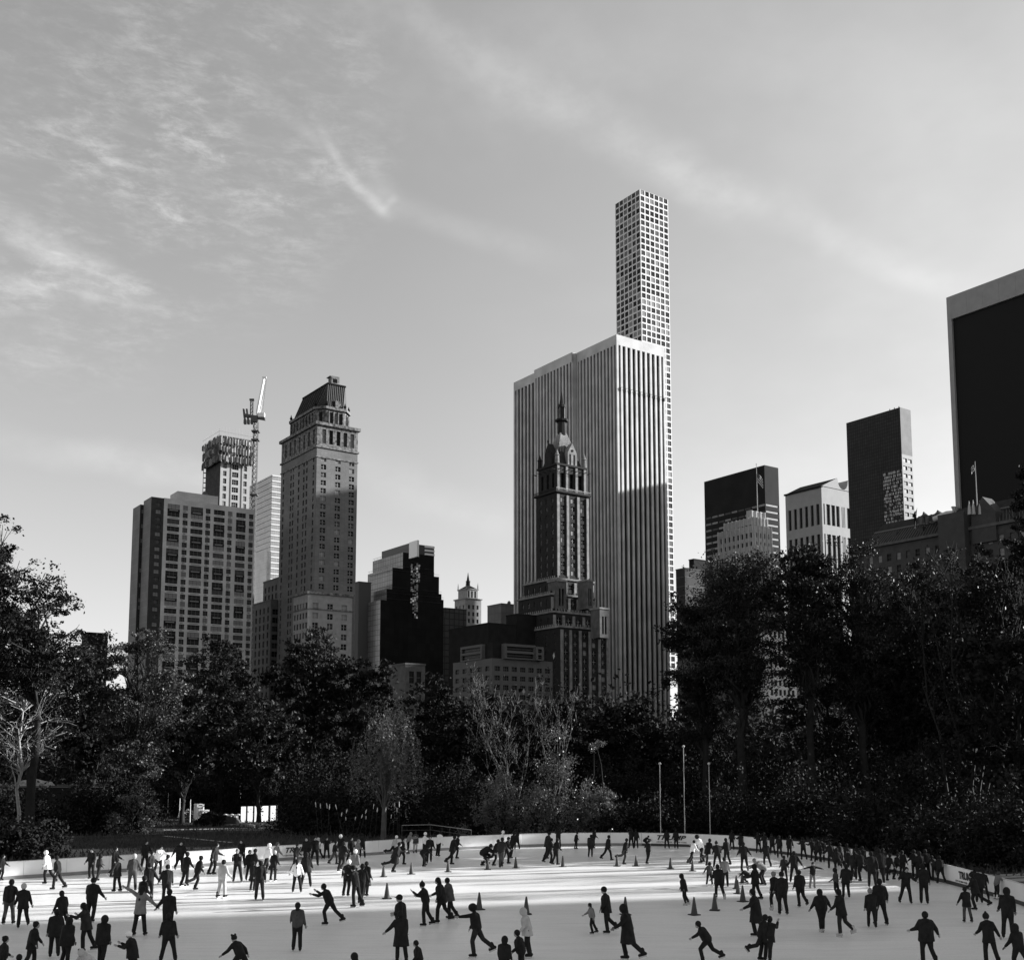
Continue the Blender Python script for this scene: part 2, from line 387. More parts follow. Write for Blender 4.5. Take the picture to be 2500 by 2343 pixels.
# ---- supertall square grid tower
O = P(1562, 462, 800); w = 28.5; ZT = O.z
bd = Bld('grid_tower', 'extremely tall slim white concrete tower with an even grid of square windows', 'skyscraper', O)
m_con = mat('white_concrete', .62, .7, .3, .08, .4)
zr = [(ZT - 4.72 * (k + 1) + .62, ZT - 4.72 * (k + 1) + .62 + 3.55) for k in range(int((ZT - 60) / 4.72))][::-1]
zr = [(a + .4, b + .4) for a, b in zr]
def gp(r): return r.choice((g_dark, g_dark, g_mid, g_mid, mat('window_glass_soft', .10, .2, .6), mat('window_glass_pale', .20, .3, .5)))
mb = MB(); sp = dict(cols=evenc(w, 6, 3.72, .2), rows=zr, depth=.28, g=gp, fr=m_fdark)
bd.tier(mb, O, w, w, 0, ZT, sp, dict(sp)); bd.part('wall', mb, m_con); bd.finish(zmin=250)

# ---- marble pier office slab
O = P(1505, 815, 520); ZT = O.z
bd = Bld('striped_office_tower', 'huge slab of white marble piers and dark glass strips standing before the slim grid tower', 'skyscraper', O)
m_marb = mat('white_marble', .44, .55, .3, .18, .15); m_gstrip = brick_mat('dark_glass_strip', .008, .02, .006, 3, 3.6, .12, .3, .15)
w = reach(O, A, 1623); n1 = reach(O, B, 1407)
def slab(O, w, n, nr, nl, name):
    c = MB(); bd.tier(c, O + A * .8 + B * .8, w - 1.6, n - (.8 if nl else 0), 0, ZT - .3); bd.part('glass_wall', c, m_gstrip)
    hh = 5.2 if True else 0
    if nr:
        p = w / nr
        for i in range(nr + 1):
            q = MB(); o = O + A * (p * i - (.0 if i == 0 else 1.2 if i == nr else .6)); q.box((o.x, o.y, 0), A * 1.2, B * .9, (0, 0, ZT - hh)); bd.part('pier', q, m_marb)
        q = MB(); q.box((O.x, O.y, ZT - hh + .01), A * w, B * 1.4, (0, 0, hh - .2)); bd.part('top_band', q, m_marb)
    if nl:
        p = n / nl
        for i in range(1, nl + 1):
            q = MB(); o = O + B * (p * i - (1.2 if i == nl else .6)); q.box((o.x, o.y, 0), B * 1.2, A * .9, (0, 0, ZT - hh)); bd.part('pier', q, m_marb)
        q = MB(); o = O + B * (1.42 if nr else 0); q.box((o.x, o.y, ZT - hh + .01), B * (n - (1.42 if nr else 0)), A * 1.4, (0, 0, hh - .2)); bd.part('top_band', q, m_marb)
slab(O, w, n1, 10, 12, 'a')
O2 = O + B * n1 - A * 2.6; n2 = reach(O2, B, 1304); q = MB(); q.box((O2.x, O2.y, 0), B * .75, A * 2.5, (0, 0, ZT - .2)); bd.part('pier', q, m_marb)
slab(O2, w, n2, 0, 12, 'b')
O3 = O2 + B * n2 + A * 2.6; n3 = reach(O3, B, 1254); slab(O3, w, n3, 0, 7, 'c')
ch = MB()
for i in range(10):
    o = O + A * (w / 10 * (i + .5)) - B * .2; ch.box((o.x - .6, o.y, ZT - 27 - rnd.random()), (1.2, 0, 0), (0, .9, 0), (0, 0, 1.3)); ch.box((o.x - 2.2, o.y + .2, ZT - 26.2), (4.4, 0, 0), (0, .15, 0), (0, 0, .15))
bd.part('facade_platform', ch, mat('rig_dark', .06, .6))

# ---- old hotel tower with steep mansard roof (left of centre)
O, w, n = topbox(775, 1033, 443, 874, 688); ZT = O.z
bd = Bld('mansard_hotel', 'tall stone hotel tower with a steep dark mansard roof and chimney block', 'hotel', O)
m_lime = brick_mat('limestone_blocks', .14, .165, .09, 1.6, .55, .03); m_slate = mat('slate_roof', .014, .9, .1, .3, 1.0); m_band = mat('carved_stone', .14, .8, .2, .8, .9)
zb = P(775, 1088, 443).z; zb2 = P(775, 1108, 443).z
rows = evenr(20, zb2, 3.25, 2.0)
def hg(r): return r.choice((g_dark, g_dark, g_dark, g_mid, g_blind))
mb = MB()
bd.tier(mb, O, w, n, 0, zb, dict(cols=pairc((.17, .52, .86), w, 2.3), rows=rows, g=hg, mull=1, fr=m_frame),
        dict(cols=pairc((.08, .26, .34, .48, .63, .70, .92), n, 1.35), rows=rows, g=hg))
bd.tier(mb, O, w, n, zb, ZT, dict(cols=pairc((.17, .34, .52, .69, .86), w, 1.7), rows=[(zb + 1.5, zb + 7.4)], depth=.7, g=hg, mi=1),
        dict(cols=pairc((.09, .22, .35, .48, .61, .74, .87), n, 1.6), rows=[(zb + 1.5, zb + 7.4)], depth=.7, g=hg, mi=1), mi=1)
bd.part('wall', mb, [m_lime, m_band])
bd.cornice('cornice', O, w, n, zb - .5, .7, .5, m_band); bd.cornice('cornice', O, w, n, ZT - .5, 1.2, .9, m_band); bd.cornice('cornice', O, w, n, zb2 - 1.2, .5, .3, m_band)
def octa(s0, s1, t0, t1, ch):
    L = [(s0 + ch, t0), (s1 - ch, t0), (s1, t0 + ch), (s1, t1 - ch), (s1 - ch, t1), (s0 + ch, t1), (s0, t1 - ch), (s0, t0 + ch)]
    return [(O + A * s + B * t)[:2] for s, t in L]
z1 = ZT + .7; z2 = P(775, 997, 447).z; oc = octa(1.6, w - 1.6, 2.2, n - 2.2, 3.4)
mb = MB(); mb.poly(oc, z1, z2); bd.part('upper_storey', mb, m_band)
for i in range(8):
    a, b_ = Vector(oc[i] + (0,)), Vector(oc[(i + 1) % 8] + (0,)); d = b_ - a; L = d.length; d.normalize(); nn = Vector((d.y, -d.x, 0)); k = max(1, int(L / 3))
    for j in range(k):
        c = a + d * (L * (j + .5) / k) + nn * .05; q = MB(); q.box((c.x - d.x * .6, c.y - d.y * .6, z1 + .8), d * 1.2, nn * .1, (0, 0, (z2 - z1) * .72)); bd.part('arched_window', q, g_dark)
        for sgn in (-1, 1):
            e = c + d * (sgn * 1.05); q = MB(); q.box((e.x - d.x * .2, e.y - d.y * .2, z1 + .3), d * .4, nn * .45, (0, 0, (z2 - z1) * .84)); bd.part('pilaster', q, m_band)
mb = MB(); mb.poly(octa(.9, w - .9, 1.4, n - 1.4, 3.6), z2 + .01, z2 + 1.1); bd.part('cornice', mb, m_band)
z3 = P(800, 936, 449).z; lo = octa(2.4, w - 2.4, 3.0, n - 3.0, 3.0); hi = octa(w * .33, w * .78, n * .11, n * .80, .3)
mb = MB(); mb.poly(lo, z2 + 1.1, z3, 0, True, hi); bd.part('mansard_roof', mb, m_slate)
rb = MB()
for i in range(8):
    for k in range(9):
        f = k / 9; a = Vector(lo[i] + (z2 + 1.15,)).lerp(Vector(lo[(i + 1) % 8] + (z2 + 1.15,)), f); b_ = Vector(hi[i] + (z3,)).lerp(Vector(hi[(i + 1) % 8] + (z3,)), f); rb.tube([a, b_], .11, 4)
bd.part('roof_seams', rb, mat('lead_seam', .07, .5, .3))
mb = MB(); mb.poly(octa(w * .32, w * .79, n * .10, n * .81, .3), z3 + .01, z3 + .6); bd.part('roof_curb', mb, m_slate)
mb = MB(); o = O + A * w * .46 + B * n * .15; mb.box((o.x, o.y, z3 + 1.12), A * 3.6, B * 3.0, (0, 0, 3.0)); mb.box((o.x - .5, o.y - .2, z3 + 4.14), A * 4.2, B * 3.6, (0, 0, .35)); bd.part('chimney', mb, m_band)
mb = MB(); o = O + A * w * .5 + B * (n * .15 - .05); mb.box((o.x, o.y, z3 + 1.6), A * 1.9, B * .03, (0, 0, 1.7)); bd.part('vent', mb, g_dark)
for (s, t_) in oc:
    mb = MB(); c = Vector((s, t_, z2 + 1.05)); mb.tube([c, c + Vector((0, 0, .5)), c + Vector((0, 0, 1.2)), c + Vector((0, 0, 1.7)), c + Vector((0, 0, 2.8))], [.5, .3, .65, .35, .05], 8); bd.part('urn', mb, m_slate)
mb = MB(); c = lo[1]; cc_ = Vector((c[0], c[1], z2 + 2)) - B * .1; c2 = O + A * (w * .5) + B * 2.6; q = Vector((c2.x, c2.y, z2 + 1.2)); mb.box(q, A * 2.4, B * 2.5, (0, 0, 3.2)); bd.part('dormer', mb, m_band)
Op, wp, np_ = topbox(752, 1446, 436, 860, 717); mb = MB(); rz = evenr(10, Op.z - 3, 3.9, 2.3)
bd.tier(mb, Op, wp, np_, 0, Op.z, dict(cols=pairc((.17, .5, .82), wp, 2.4), rows=rz, g=hg, mull=1, fr=m_frame), dict(cols=evenc(np_, 5, 1.6), rows=rz, g=hg)); bd.part('wing_wall', mb, mat('pale_limestone', .27, .8, .2, .12, .6))
bd.cornice('cornice', Op, wp, np_, Op.z - .4, 1.0, .7, m_band); bd.cornice('cornice', Op, wp, np_, Op.z - 6.4, .5, .4, m_band)
bd.finish(zmin=45)

# ---- brick apartment slab (left)
O, w, n = topbox(401, 1215, 430, 622, None, n=20); ZT = O.z
bd = Bld('brick_apartment_block', 'wide brick apartment block with mixed window sizes at the left of the skyline', 'building', O)
m_brick = brick_mat('grey_brick', .42, .47, .34, .9, .35, .02); m_brick2 = brick_mat('grey_brick_banded', .17, .19, .30, 40, 2.95, .035)
cf = [(268, 345), (365, 397), (416, 494), (512, 543), (565, 637), (657, 687), (713, 778), (800, 830)]
cols = [((a - 245) / 592 * w, (b - 245) / 592 * w) for a, b in cf]; pitch = 2.93
rows = evenr(8, ZT - 1.6, pitch, 1.95)
def ag(r): return r.choice((g_dark, g_dark, g_dark, g_mid, g_blind))
mb = MB(); bd.tier(mb, O, w, n, 0, ZT, dict(cols=cols, rows=rows, g=ag, mull=2, fr=m_fdark))
t2 = reach(O, -A, 370); O2 = O - A * t2; O2.z = P(370, 1212, O2.y).z; n2 = reach(O2, B, 351)
r2 = evenr(8, O2.z - 1.2, pitch, 1.5)
mb2 = MB(); bd.tier(mb2, O2, t2 - .02, n2, 0, O2.z, dict(cols=[(t2 * .38, t2 * .38 + 2.0)], rows=r2, g=lambda r: r.choice((g_blind, g_mid, g_blind)), mull=1, fr=m_fdark, mi=1)); bd.part('stair_wing_wall', mb2, [m_brick2, mat('shaded_brick', .035, .9, .2, .2, .6)])  # shade on the wing's right face is put into its brick colour
O3 = O2 + B * (n2 + .02); O3 = O3 - A * reach(O3, -A, 343); O3.z = P(343, 1231, O3.y).z; n3 = reach(O3, B, 325)
mb2 = MB(); bd.tier(mb2, O3, 16, n3, 0, O3.z, dict(cols=[(.6, 1.9)], rows=evenr(8, O3.z - 1.2, pitch, 1.5), g=lambda r: r.choice((g_blind, g_mid)), mi=1)); bd.part('stair_wing_wall', mb2, [m_brick2, mat('shaded_brick', .035, .9, .2, .2, .6)])  # end piece takes the same shade-darkened brick on its right face
bd.part('wall', mb, m_brick)
# dark infill spandrels that merge some of the big windows, and pale air conditioners under the small ones
for ci in (0, 2, 4, 6):
    j = 0; q = MB(); ca, cb = cols[ci]
    while j < len(rows) - 1:
        if rnd.random() < .42:
            z = rows[j][1]; o = O + A * ca - B * .03; q.box((o.x, o.y, z - .05), A * (cb - ca), B * .02, (0, 0, rows[j + 1][0] - z + .1)); j += rnd.choice((1, 2))
        j += 1
    if q.v: bd.part('dark_spandrel', q, g_dark)
for ci in (1, 3, 5, 7):
    q = MB(); ca, cb = cols[ci]
    for r in rows: o = O + A * (ca + .3) - B * .25; q.box((o.x, o.y, r[0] - .62), A * .9, B * .3, (0, 0, .42))
    bd.part('air_conditioner', q, mat('ac_grey', .22, .7))
q = MB()
for ci in (0, 2, 4, 6):
    ca, cb = cols[ci]
    for r in rows: o = O + A * (ca + .7) - B * .08; q.box((o.x, o.y, r[0] - .6), A * (cb - ca - 1.4), B * .1, (0, 0, .35))
bd.part('sill_grille', q, mat('ac_grey', .22, .7))['kind'] = 'stuff'
Oph = O + A * 6.5 + B * 4; q = MB(); bd.tier(q, Oph, reach(Vector((Oph.x, Oph.y, ZT)), A, 532), 9, ZT + .01, ZT + 4.4); bd.part('rooftop_room', q, m_brick)
q = MB(); c = Oph + A * 12 + B * 3; c = Vector((c.x, c.y, ZT + 4.4)); q.tube([c, c + Vector((0, 0, 1.4)), c + Vector((0, 0, 2.1))], [1.0, 1.0, .3], 10); bd.part('water_tank', q, m_fdark)
bd.finish(zmin=35)

# ---- tower under construction
O, w, n = topbox(539, 1122, 640, 611, 503); ZT = O.z; ZC = P(539, 1050, 640).z
bd = Bld('tower_under_construction', 'half built stone tower wrapped in torn netting and scaffold around its top', 'building', O)
m_new = mat('new_stone', .36, .7, .3, .08, .3); m_raw = mat('raw_dark_concrete', .05, .9, .2, .3, .4)
mb = MB(); rows = evenr(60, ZT - 1, 4.5, 3.0)
bd.tier(mb, O, w, n, 0, ZT, dict(cols=pairc((.15, .50, .82), w, 2.0)[:1] + [(w * .5 - 1.9, w * .5 + 1.9)] + pairc((.84,), w, 2.0), rows=rows, g=ag, mull=2, fr=m_frame, mi=0), dict(mi=1))
bd.part('wall', mb, [m_new, m_raw])
for f in (.31, .34, .68, .71):
    q = MB(); o = O + A * (w * f) - B * .05; q.box((o.x, o.y, 0), A * .35, B * .04, (0, 0, ZT)); bd.part('joint_strip', q, m_raw)
mb = MB(); o = O - A * 1.0 - B * 1.5; bd.tier(mb, Vector((o.x, o.y, 0)), w + 2.6, n + 1.5, ZT - .4, ZT + (ZC - ZT) * .80); bd.part('concrete_core', mb, m_raw)
m_net = mat('torn_netting', .24, .9, .2, .5, .35); m_netd = mat('netting_dark', .10, .9, .2, .5, .35)
HT = ZC - ZT
for lvl in range(3):
    z0_ = ZT - 1.5 + lvl * HT * .31; mbn = MB(); mbd = MB()
    for (U, NN, L, off) in ((A, NB, w + 4, O - A * 2 - B * 2.2), (B, NA, n + 3, O - A * 2 - B * 2.2)):
        k = int(L / 1.6)
        for i in range(k):
            a = off + U * (L * i / k); b_ = off + U * (L * (i + 1) / k); sag = rnd.uniform(.2, 1.6); dz = rnd.uniform(-.7, .7)
            h_ = HT * .31 * rnd.uniform(.62, .95); tgt = mbn if (U is A or rnd.random() < .5) else mbd
            c1 = a + NN * rnd.uniform(0, .7); c2 = (a + b_) / 2 + NN * sag
            tgt.face([(a.x, a.y, z0_ + h_), (c2.x, c2.y, z0_ + h_ * .8), (c2.x, c2.y, z0_ + dz + .3), (c1.x, c1.y, z0_ + dz)]); tgt.face([(c2.x, c2.y, z0_ + h_ * .8), (b_.x, b_.y, z0_ + h_), (b_.x, b_.y, z0_ + dz), (c2.x, c2.y, z0_ + dz + .3)])
    bd.part('netting', mbn, m_net)
    if mbd.v: bd.part('netting', mbd, m_netd)
q = MB()
for (U, L) in ((A, w + 4), (B, n + 3)):
    off = O - A * 2.3 - B * 2.5
    for i in range(int(L / 2) + 1):
        a = off + U * (i * 2); q.tube([(a.x, a.y, ZT - 2), (a.x, a.y, ZC + rnd.uniform(0, 2.5))], .09, 4)
    for k in range(8): z = ZT - 1 + k * (HT + 2) / 8; a = off; b_ = off + U * L; q.tube([(a.x, a.y, z), (b_.x, b_.y, z + rnd.uniform(-.3, .3))], .08, 4)
bd.part('scaffold', q, mat('scaffold_grey', .3, .5))
q = MB(); o = O + B * (n + 1.5) - A * 1; 
for k in range(int(ZC / 3)):
    z = k * 3; q.box((o.x, o.y, z), (1.6, 0, 0), (0, 1.6, 0), (0, 0, .25)); 
for dx in (0, 1.6): q.tube([(o.x + dx, o.y, 0), (o.x + dx, o.y, ZC - 8)], .18, 4)
bd.part('hoist', q, m_fdark); bd.finish(zmin=100)

# ---- tower crane beside it
m_cr = mat('crane_dark', .07, .5, .4); m_crw = mat('crane_white', .85, .4, .5)
def lattice(q, p0, p1, w_, seg, r):
    p0, p1 = Vector(p0), Vector(p1); d = p1 - p0; L = d.length; d.normalize(); x = d.cross(Vector((0, 1, 0))).normalized() if abs(d.y) < .9 else Vector((1, 0, 0)); y = d.cross(x)
    cr = [x * a * w_ / 2 + y * b_ * w_ / 2 for a, b_ in ((-1, -1), (1, -1), (1, 1), (-1, 1))]; k = max(1, int(L / seg))
    for c in cr: q.tube([p0 + c, p1 + c], r, 4)
    for i in range(k):
        a = p0 + d * (L * i / k); b_ = p0 + d * (L * (i + 1) / k)
        for j in range(4): q.tube([a + cr[j], b_ + cr[(j + 1) % 4]], r * .7, 3, cap=False); q.tube([a + cr[j], a + cr[(j + 1) % 4]], r * .7, 3, cap=False)
C0 = P(621, 1247, 625); C1 = P(625, 1030, 625); base = Vector((C1.x, 625, 0))
cr = empty('tower_crane', base, 'white boomed luffing tower crane rising beside the half built tower', 'crane')
q = MB(); lattice(q, base, Vector((C1.x, 625, C1.z)), 2.3, 3.2, .22); q.build('mast', m_cr, cr, org=base)
for px_y in (1210, 1076, 1055): z = P(625, px_y, 625).z; q = MB(); q.cbox((C1.x, 625, z), 4.2, 4.2, .7); q.build('collar', m_cr, cr, org=base)
q = MB(); q.cbox((C1.x - .8, 625, C1.z), 3.6, 3.4, 3.4); q.box((C1.x - 6.8, 624, C1.z + 3.3), (12, 0, -2.2), (0, 2.6, 0), (0, 0, 1.5))
for dx in (-7, -5.2): q.box((C1.x + dx, 624.3, C1.z + 2), (.9, 0, 0), (0, 2, 0), (-.7, 0, 5.6))
q.build('slewing_platform', m_cr, cr, org=base)
q = MB()
for dx in (-6.9, -5.0, -3.0): q.box((C1.x + dx, 624, C1.z - 1.2), (1.3, 0, 0), (0, 2.2, 0), (0, 0, 2.6))
q.build('counterweight', m_cr, cr, org=base)
q = MB(); q.box((C1.x + 1.5, 623.6, C1.z + 2.6), (3.4, 0, 0), (0, 2, 0), (0, 0, 2.4)); q.build('cab', m_crw, cr, org=base)
tip = P(646, 921, 625); foot = Vector((C1.x + .8, 625, C1.z + 4)); q = MB(); q.tube([foot, foot.lerp(tip, .12), foot.lerp(tip, .93), tip], [.8, 1.35, 1.0, .6], 4); q.build('boom', m_crw, cr, org=base)
q = MB(); q.tube([foot + Vector((2.6, 0, 0)), tip + Vector((1.2, 0, 0))], .2, 3); q.cbox(tip - Vector((0, 0, .8)), 2.2, 1.2, 1.0); q.build('boom_cable', m_crw, cr, org=base)
q = MB(); a = Vector((C1.x - 2.6, 625, C1.z + 4)); b_ = P(615, 978, 625); lattice(q, a, b_, 1.4, 2, .16); q.cbox(b_, 2.6, 1.4, 1.0); q.build('back_mast', m_cr, cr, org=base)

# ---- pale glass tower behind
O, w, n = topbox(665, 1158, 800, 722, 600)
bd = Bld('pale_glass_tower', 'pale banded glass office tower half hidden behind the mansard hotel', 'skyscraper', O)
m_pg = brick_mat('pale_glass', .34, .38, .2, 1.4, 4.0, .10, .2, .6, gl=.35)
mb = MB(); bd.tier(mb, O, w, n, 0, O.z); bd.part('wall', mb, m_pg)
for k in range(34):
    z = O.z - 1.2 - k * 4.0; q = MB(); o = O - A * .4 - B * .4; q.box((o.x, o.y, z), A * (w + .4), B * .35, (0, 0, .9)); q.box((o.x, o.y, z), B * (n + .4), A * .35, (0, 0, .9)); bd.part('floor_band', q, mat('white_band', .62, .5))
O2, w2, n2 = topbox(652, 1345, 760, 662, 606); mb = MB(); bd.tier(mb, O2, w2, n2, 0, O2.z); bd.part('lower_wing', mb, m_pg)

# ---- stepped glass tower
bd = None
m_sg = brick_mat('square_glass_cladding', .17, .21, .03, 2.6, 2.6, .12, .3, .5, gl=.25); m_bk = brick_mat('black_glass', .013, .018, .009, 2.6, 3.6, .05, .6, .08)
T = [(984, 1348, 564, 1060, 910), (958, 1385, 560, 1060, 898), (958, 1396, 559.5, 1072, 900), (944, 1437, 556, 1078, 884), (944, 1451, 555.5, 1083, 886), (929, 1464, 552, 1083, 882)]
O0 = P(944, 1437, 556)
bd = Bld('stepped_glass_tower', 'terraced dark glass tower with stepped corners between the mansard hotel and the small spired tower', 'skyscraper', O0)
O, w, n = topbox(998, 1326, 570, 1060, 932); mb = MB(); bd.tier(mb, O, w, n, 0, O.z, dict(mi=1), mi=1); bd.part('top_block', mb, [m_sg, mat('dark_metal_panel', .06, .5, .4)])
for i, (cx, cy, Y, xr, xl) in enumerate(T):
    O, w, n = topbox(cx, cy, Y, xr, xl); mb = MB(); bd.tier(mb, O, w, n, 0, O.z, dict(mi=1), dict(mi=0), mi=1); bd.part('tier_wall', mb, [m_sg, m_bk])
    q = MB()
    for k in range(int(n / 1.6)): a = O + B * (k * 1.6); q.tube([(a.x, a.y, O.z), (a.x, a.y, O.z + 1.1)], .05, 3, cap=False)
    a = O; b_ = O + B * n; q.tube([(a.x, a.y, O.z + 1.1), (b_.x, b_.y, O.z + 1.1)], .07, 3); c_ = O + A * w; q.tube([(a.x, a.y, O.z + 1.1), (c_.x, c_.y, O.z + 1.1)], .07, 3); bd.part('railing', q, m_fdark)
q = MB(); a = P(1018, 1358, 549); z_ = P(1018, 1318, 549).z; q.box((a.x, a.y, a.z), A * 1.1, B * 8, (0, 0, z_ - a.z)); bd.part('white_fin', q, m_crw)
for k in range(3): q = MB(); a = P(1038, 1336 + k * 9, 551); q.box(a, A * 5.5, B * .5, (0, 0, .9)); bd.part('white_louvre', q, m_crw)
# faceted glass bay that mirrors the lit side of the street
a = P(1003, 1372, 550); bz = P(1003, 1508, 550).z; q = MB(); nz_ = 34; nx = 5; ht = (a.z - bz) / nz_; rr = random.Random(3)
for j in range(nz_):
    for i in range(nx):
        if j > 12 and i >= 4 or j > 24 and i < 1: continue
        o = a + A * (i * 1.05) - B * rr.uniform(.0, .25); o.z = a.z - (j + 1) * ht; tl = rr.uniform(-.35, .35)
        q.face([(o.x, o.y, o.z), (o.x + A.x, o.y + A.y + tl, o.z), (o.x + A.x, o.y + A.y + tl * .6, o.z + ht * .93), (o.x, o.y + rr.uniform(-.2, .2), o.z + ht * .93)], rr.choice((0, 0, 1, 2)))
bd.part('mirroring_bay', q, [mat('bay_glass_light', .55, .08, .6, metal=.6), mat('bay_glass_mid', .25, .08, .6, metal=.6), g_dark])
bd.finish()

# ---- small spired tower
O, w, n = topbox(1136, 1460, 700, 1175, 1110)
bd = Bld('small_spired_tower', 'small pale masonry tower with pyramid roof, lantern and needle spire in the gap', 'building', O)
m_st = mat('grey_stone', .24, .8, .2, .15, .5); mb = MB()
bd.tier(mb, O, w, n, 0, O.z, dict(cols=evenc(w, 3, 1.5, 1.2), rows=evenr(40, O.z - 3, 4.4, 2.5), mull=0), dict(cols=evenc(n, 3, 1.3), rows=evenr(40, O.z - 3, 4.4, 2.2)))
U = O + A * 1.6 + B * 1.6; zU = P(1138, 1437, 702).z; bd.tier(mb, U, w - 3.2, n - 3.2, O.z, zU, dict(cols=evenc(w - 3.2, 3, 1.2, .8), rows=[(O.z + 1, zU - 1)])); bd.part('wall', mb, m_st)
bd.cornice('cornice', O, w, n, O.z - .3, .7, .6, m_st); bd.cornice('cornice', U, w - 3.2, n - 3.2, zU - .2, .6, .5, m_st)
c = O + A * w / 2 + B * n / 2; q = MB(); hw = (w - 3.2) / 2; pts = [(U + A * s + B * t_)[:2] for s, t_ in ((0, 0), (w - 3.2, 0), (w - 3.2, n - 3.2), (0, n - 3.2))]; pt2 = [(c.x + (p[0] - c.x) * .12, c.y + (p[1] - c.y) * .12) for p in pts]
q.poly(pts, zU + .4, zU + 3.2, 0, True, pt2); bd.part('roof', q, m_slate)
q = MB(); cz = lambda z: (c.x, c.y, z); q.tube([cz(zU + 3), cz(zU + 5.5), cz(zU + 5.6), cz(zU + 6.2), cz(P(1143, 1396, 707).z)], [1.3, 1.3, 1.7, .9, .05], 8); bd.part('spire', q, m_slate)
for p in pts: q = MB(); q.tube([(p[0], p[1], zU), (p[0], p[1], zU + 2.6), (p[0], p[1], zU + 4.6)], [.5, .35, .04], 6); bd.part('pinnacle', q, m_st)
bd.finish(zmin=80)

# ---- plain neighbours between the towers
def plain(name, label, cx, cy, Y, xr, xl, m, cat='building', rsp=None, lsp=None, w=20, n=20, extra=None):
    O, w, n = topbox(cx, cy, Y, xr, xl, w, n); b_ = Bld(name, label, cat, O); mb = MB()
    r = dict(cols=evenc(w, rsp[0], rsp[1], .8), rows=evenr(15, O.z - rsp[4], rsp[2], rsp[3])) if rsp else None
    l = dict(cols=evenc(n, lsp[0], lsp[1], .8), rows=evenr(15, O.z - lsp[4], lsp[2], lsp[3])) if lsp else None
    b_.tier(mb, O, w, n, 0, O.z, r, l); b_.part('wall', mb, m)
    if extra: extra(b_, O, w, n)
    b_.cornice('parapet', O, w, n, O.z + .01, .5, .15, m); b_.finish(zmin=30); return b_
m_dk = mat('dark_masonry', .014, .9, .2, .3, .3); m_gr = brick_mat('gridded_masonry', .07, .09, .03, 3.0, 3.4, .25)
def tank(b_, O, w, n):
    c = O + A * w * .55 + B * n * .3; q = MB(); q.tube([(c.x, c.y, O.z), (c.x, c.y, O.z + 2), (c.x, c.y, O.z + 3)], [1.1, 1.1, .1], 10); b_.part('water_tank', q, m_fdark)
plain('plain_box_building', 'plain grey windowless looking box building with a small rooftop tank left of the striped slab', 1224, 1474, 620, 1277, 1190, brick_mat('plain_grid_stone', .15, .17, .11, 3.2, 3.8, .12), extra=tank)
plain('narrow_grid_building', 'narrow dim building with a fine window grid right of the stepped glass tower', 1086, 1485, 600, 1139, 1080, m_gr)
plain('dark_hotel_flank', 'low dark building just right of the mansard hotel with a grey upper box', 876, 1421, 560, 906, 862, mat('flat_grey', .10, .9))
plain('setback_building', 'setback stone building wedged between the brick apartment block and the mansard hotel', 690, 1408, 480, 712, 643, mat('setback_stone', .10, .8, .2, .2, .4), lsp=(5, 1.6, 3.6, 2.4, 2))
plain('lower_setback_building', 'lower dark setback building at the foot of the mansard hotel', 662, 1465, 472, 700, 620, mat('setback_stone', .10, .8, .2, .2, .4), rsp=(4, 1.5, 3.6, 2.2, 3), lsp=(4, 1.6, 3.6, 2.4, 2))
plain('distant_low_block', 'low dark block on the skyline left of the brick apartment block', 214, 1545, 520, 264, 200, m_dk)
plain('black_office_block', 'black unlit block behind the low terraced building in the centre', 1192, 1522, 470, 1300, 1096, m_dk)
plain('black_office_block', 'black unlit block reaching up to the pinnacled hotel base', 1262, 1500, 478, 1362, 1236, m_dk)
plain('small_stone_building', 'small stepped stone apartment building glimpsed between striped slab and tree', 1676, 1583, 330, 1716, 1667, mat('dim_stone', .085, .8, .2, .2, .6), rsp=(3, 2.0, 3.4, 2.0, 1))
plain('small_stone_building', 'lower terrace of stone flats nearest the foot of the striped slab', 1662, 1618, 322, 1740, 1653, mat('dim_stone', .085, .8, .2, .2, .6), rsp=(6, 1.8, 3.4, 2.0, 1))
plain('slanted_dark_building', 'dark building with slanted stepped top right of the striped slab', 1672, 1388, 500, 1720, 1650, brick_mat('dark_striped', .03, .03, .12, 60, 4.2, .12), n=20)
plain('slanted_dark_building', 'higher dark block behind the slanted dark building', 1694, 1366, 510, 1740, 1682, m_dk)
plain('sunlit_facade', 'pale facade seen in bright scraps through the big tree', 1872, 1500, 440, 1940, 1850, mat('pale_facade', .85, .7), rsp=(6, 1.7, 3.8, 2.4, 2))
plain('park_side_hotel', 'dim grey flats behind the crown of the big tree', 1762, 1490, 430, 1830, 1724, mat('dim_stone', .085, .8, .2, .2, .6), rsp=(5, 1.7, 3.6, 2.2, 2))
plain('far_stone_wall', 'pale building end seen low behind the right hand trees', 2010, 1560, 360, 2060, 1990, mat('pale_limestone', .27, .8, .2, .12, .6), rsp=(3, 1.7, 3.6, 2.2, 2))
plain('arched_club_house', 'low dim stone house above the trees left of the terraced office block', 990, 1622, 300, 1038, 950, mat('dim_stone', .085, .8, .2, .2, .6), rsp=(2, 1.5, 5, 3.2, .8))

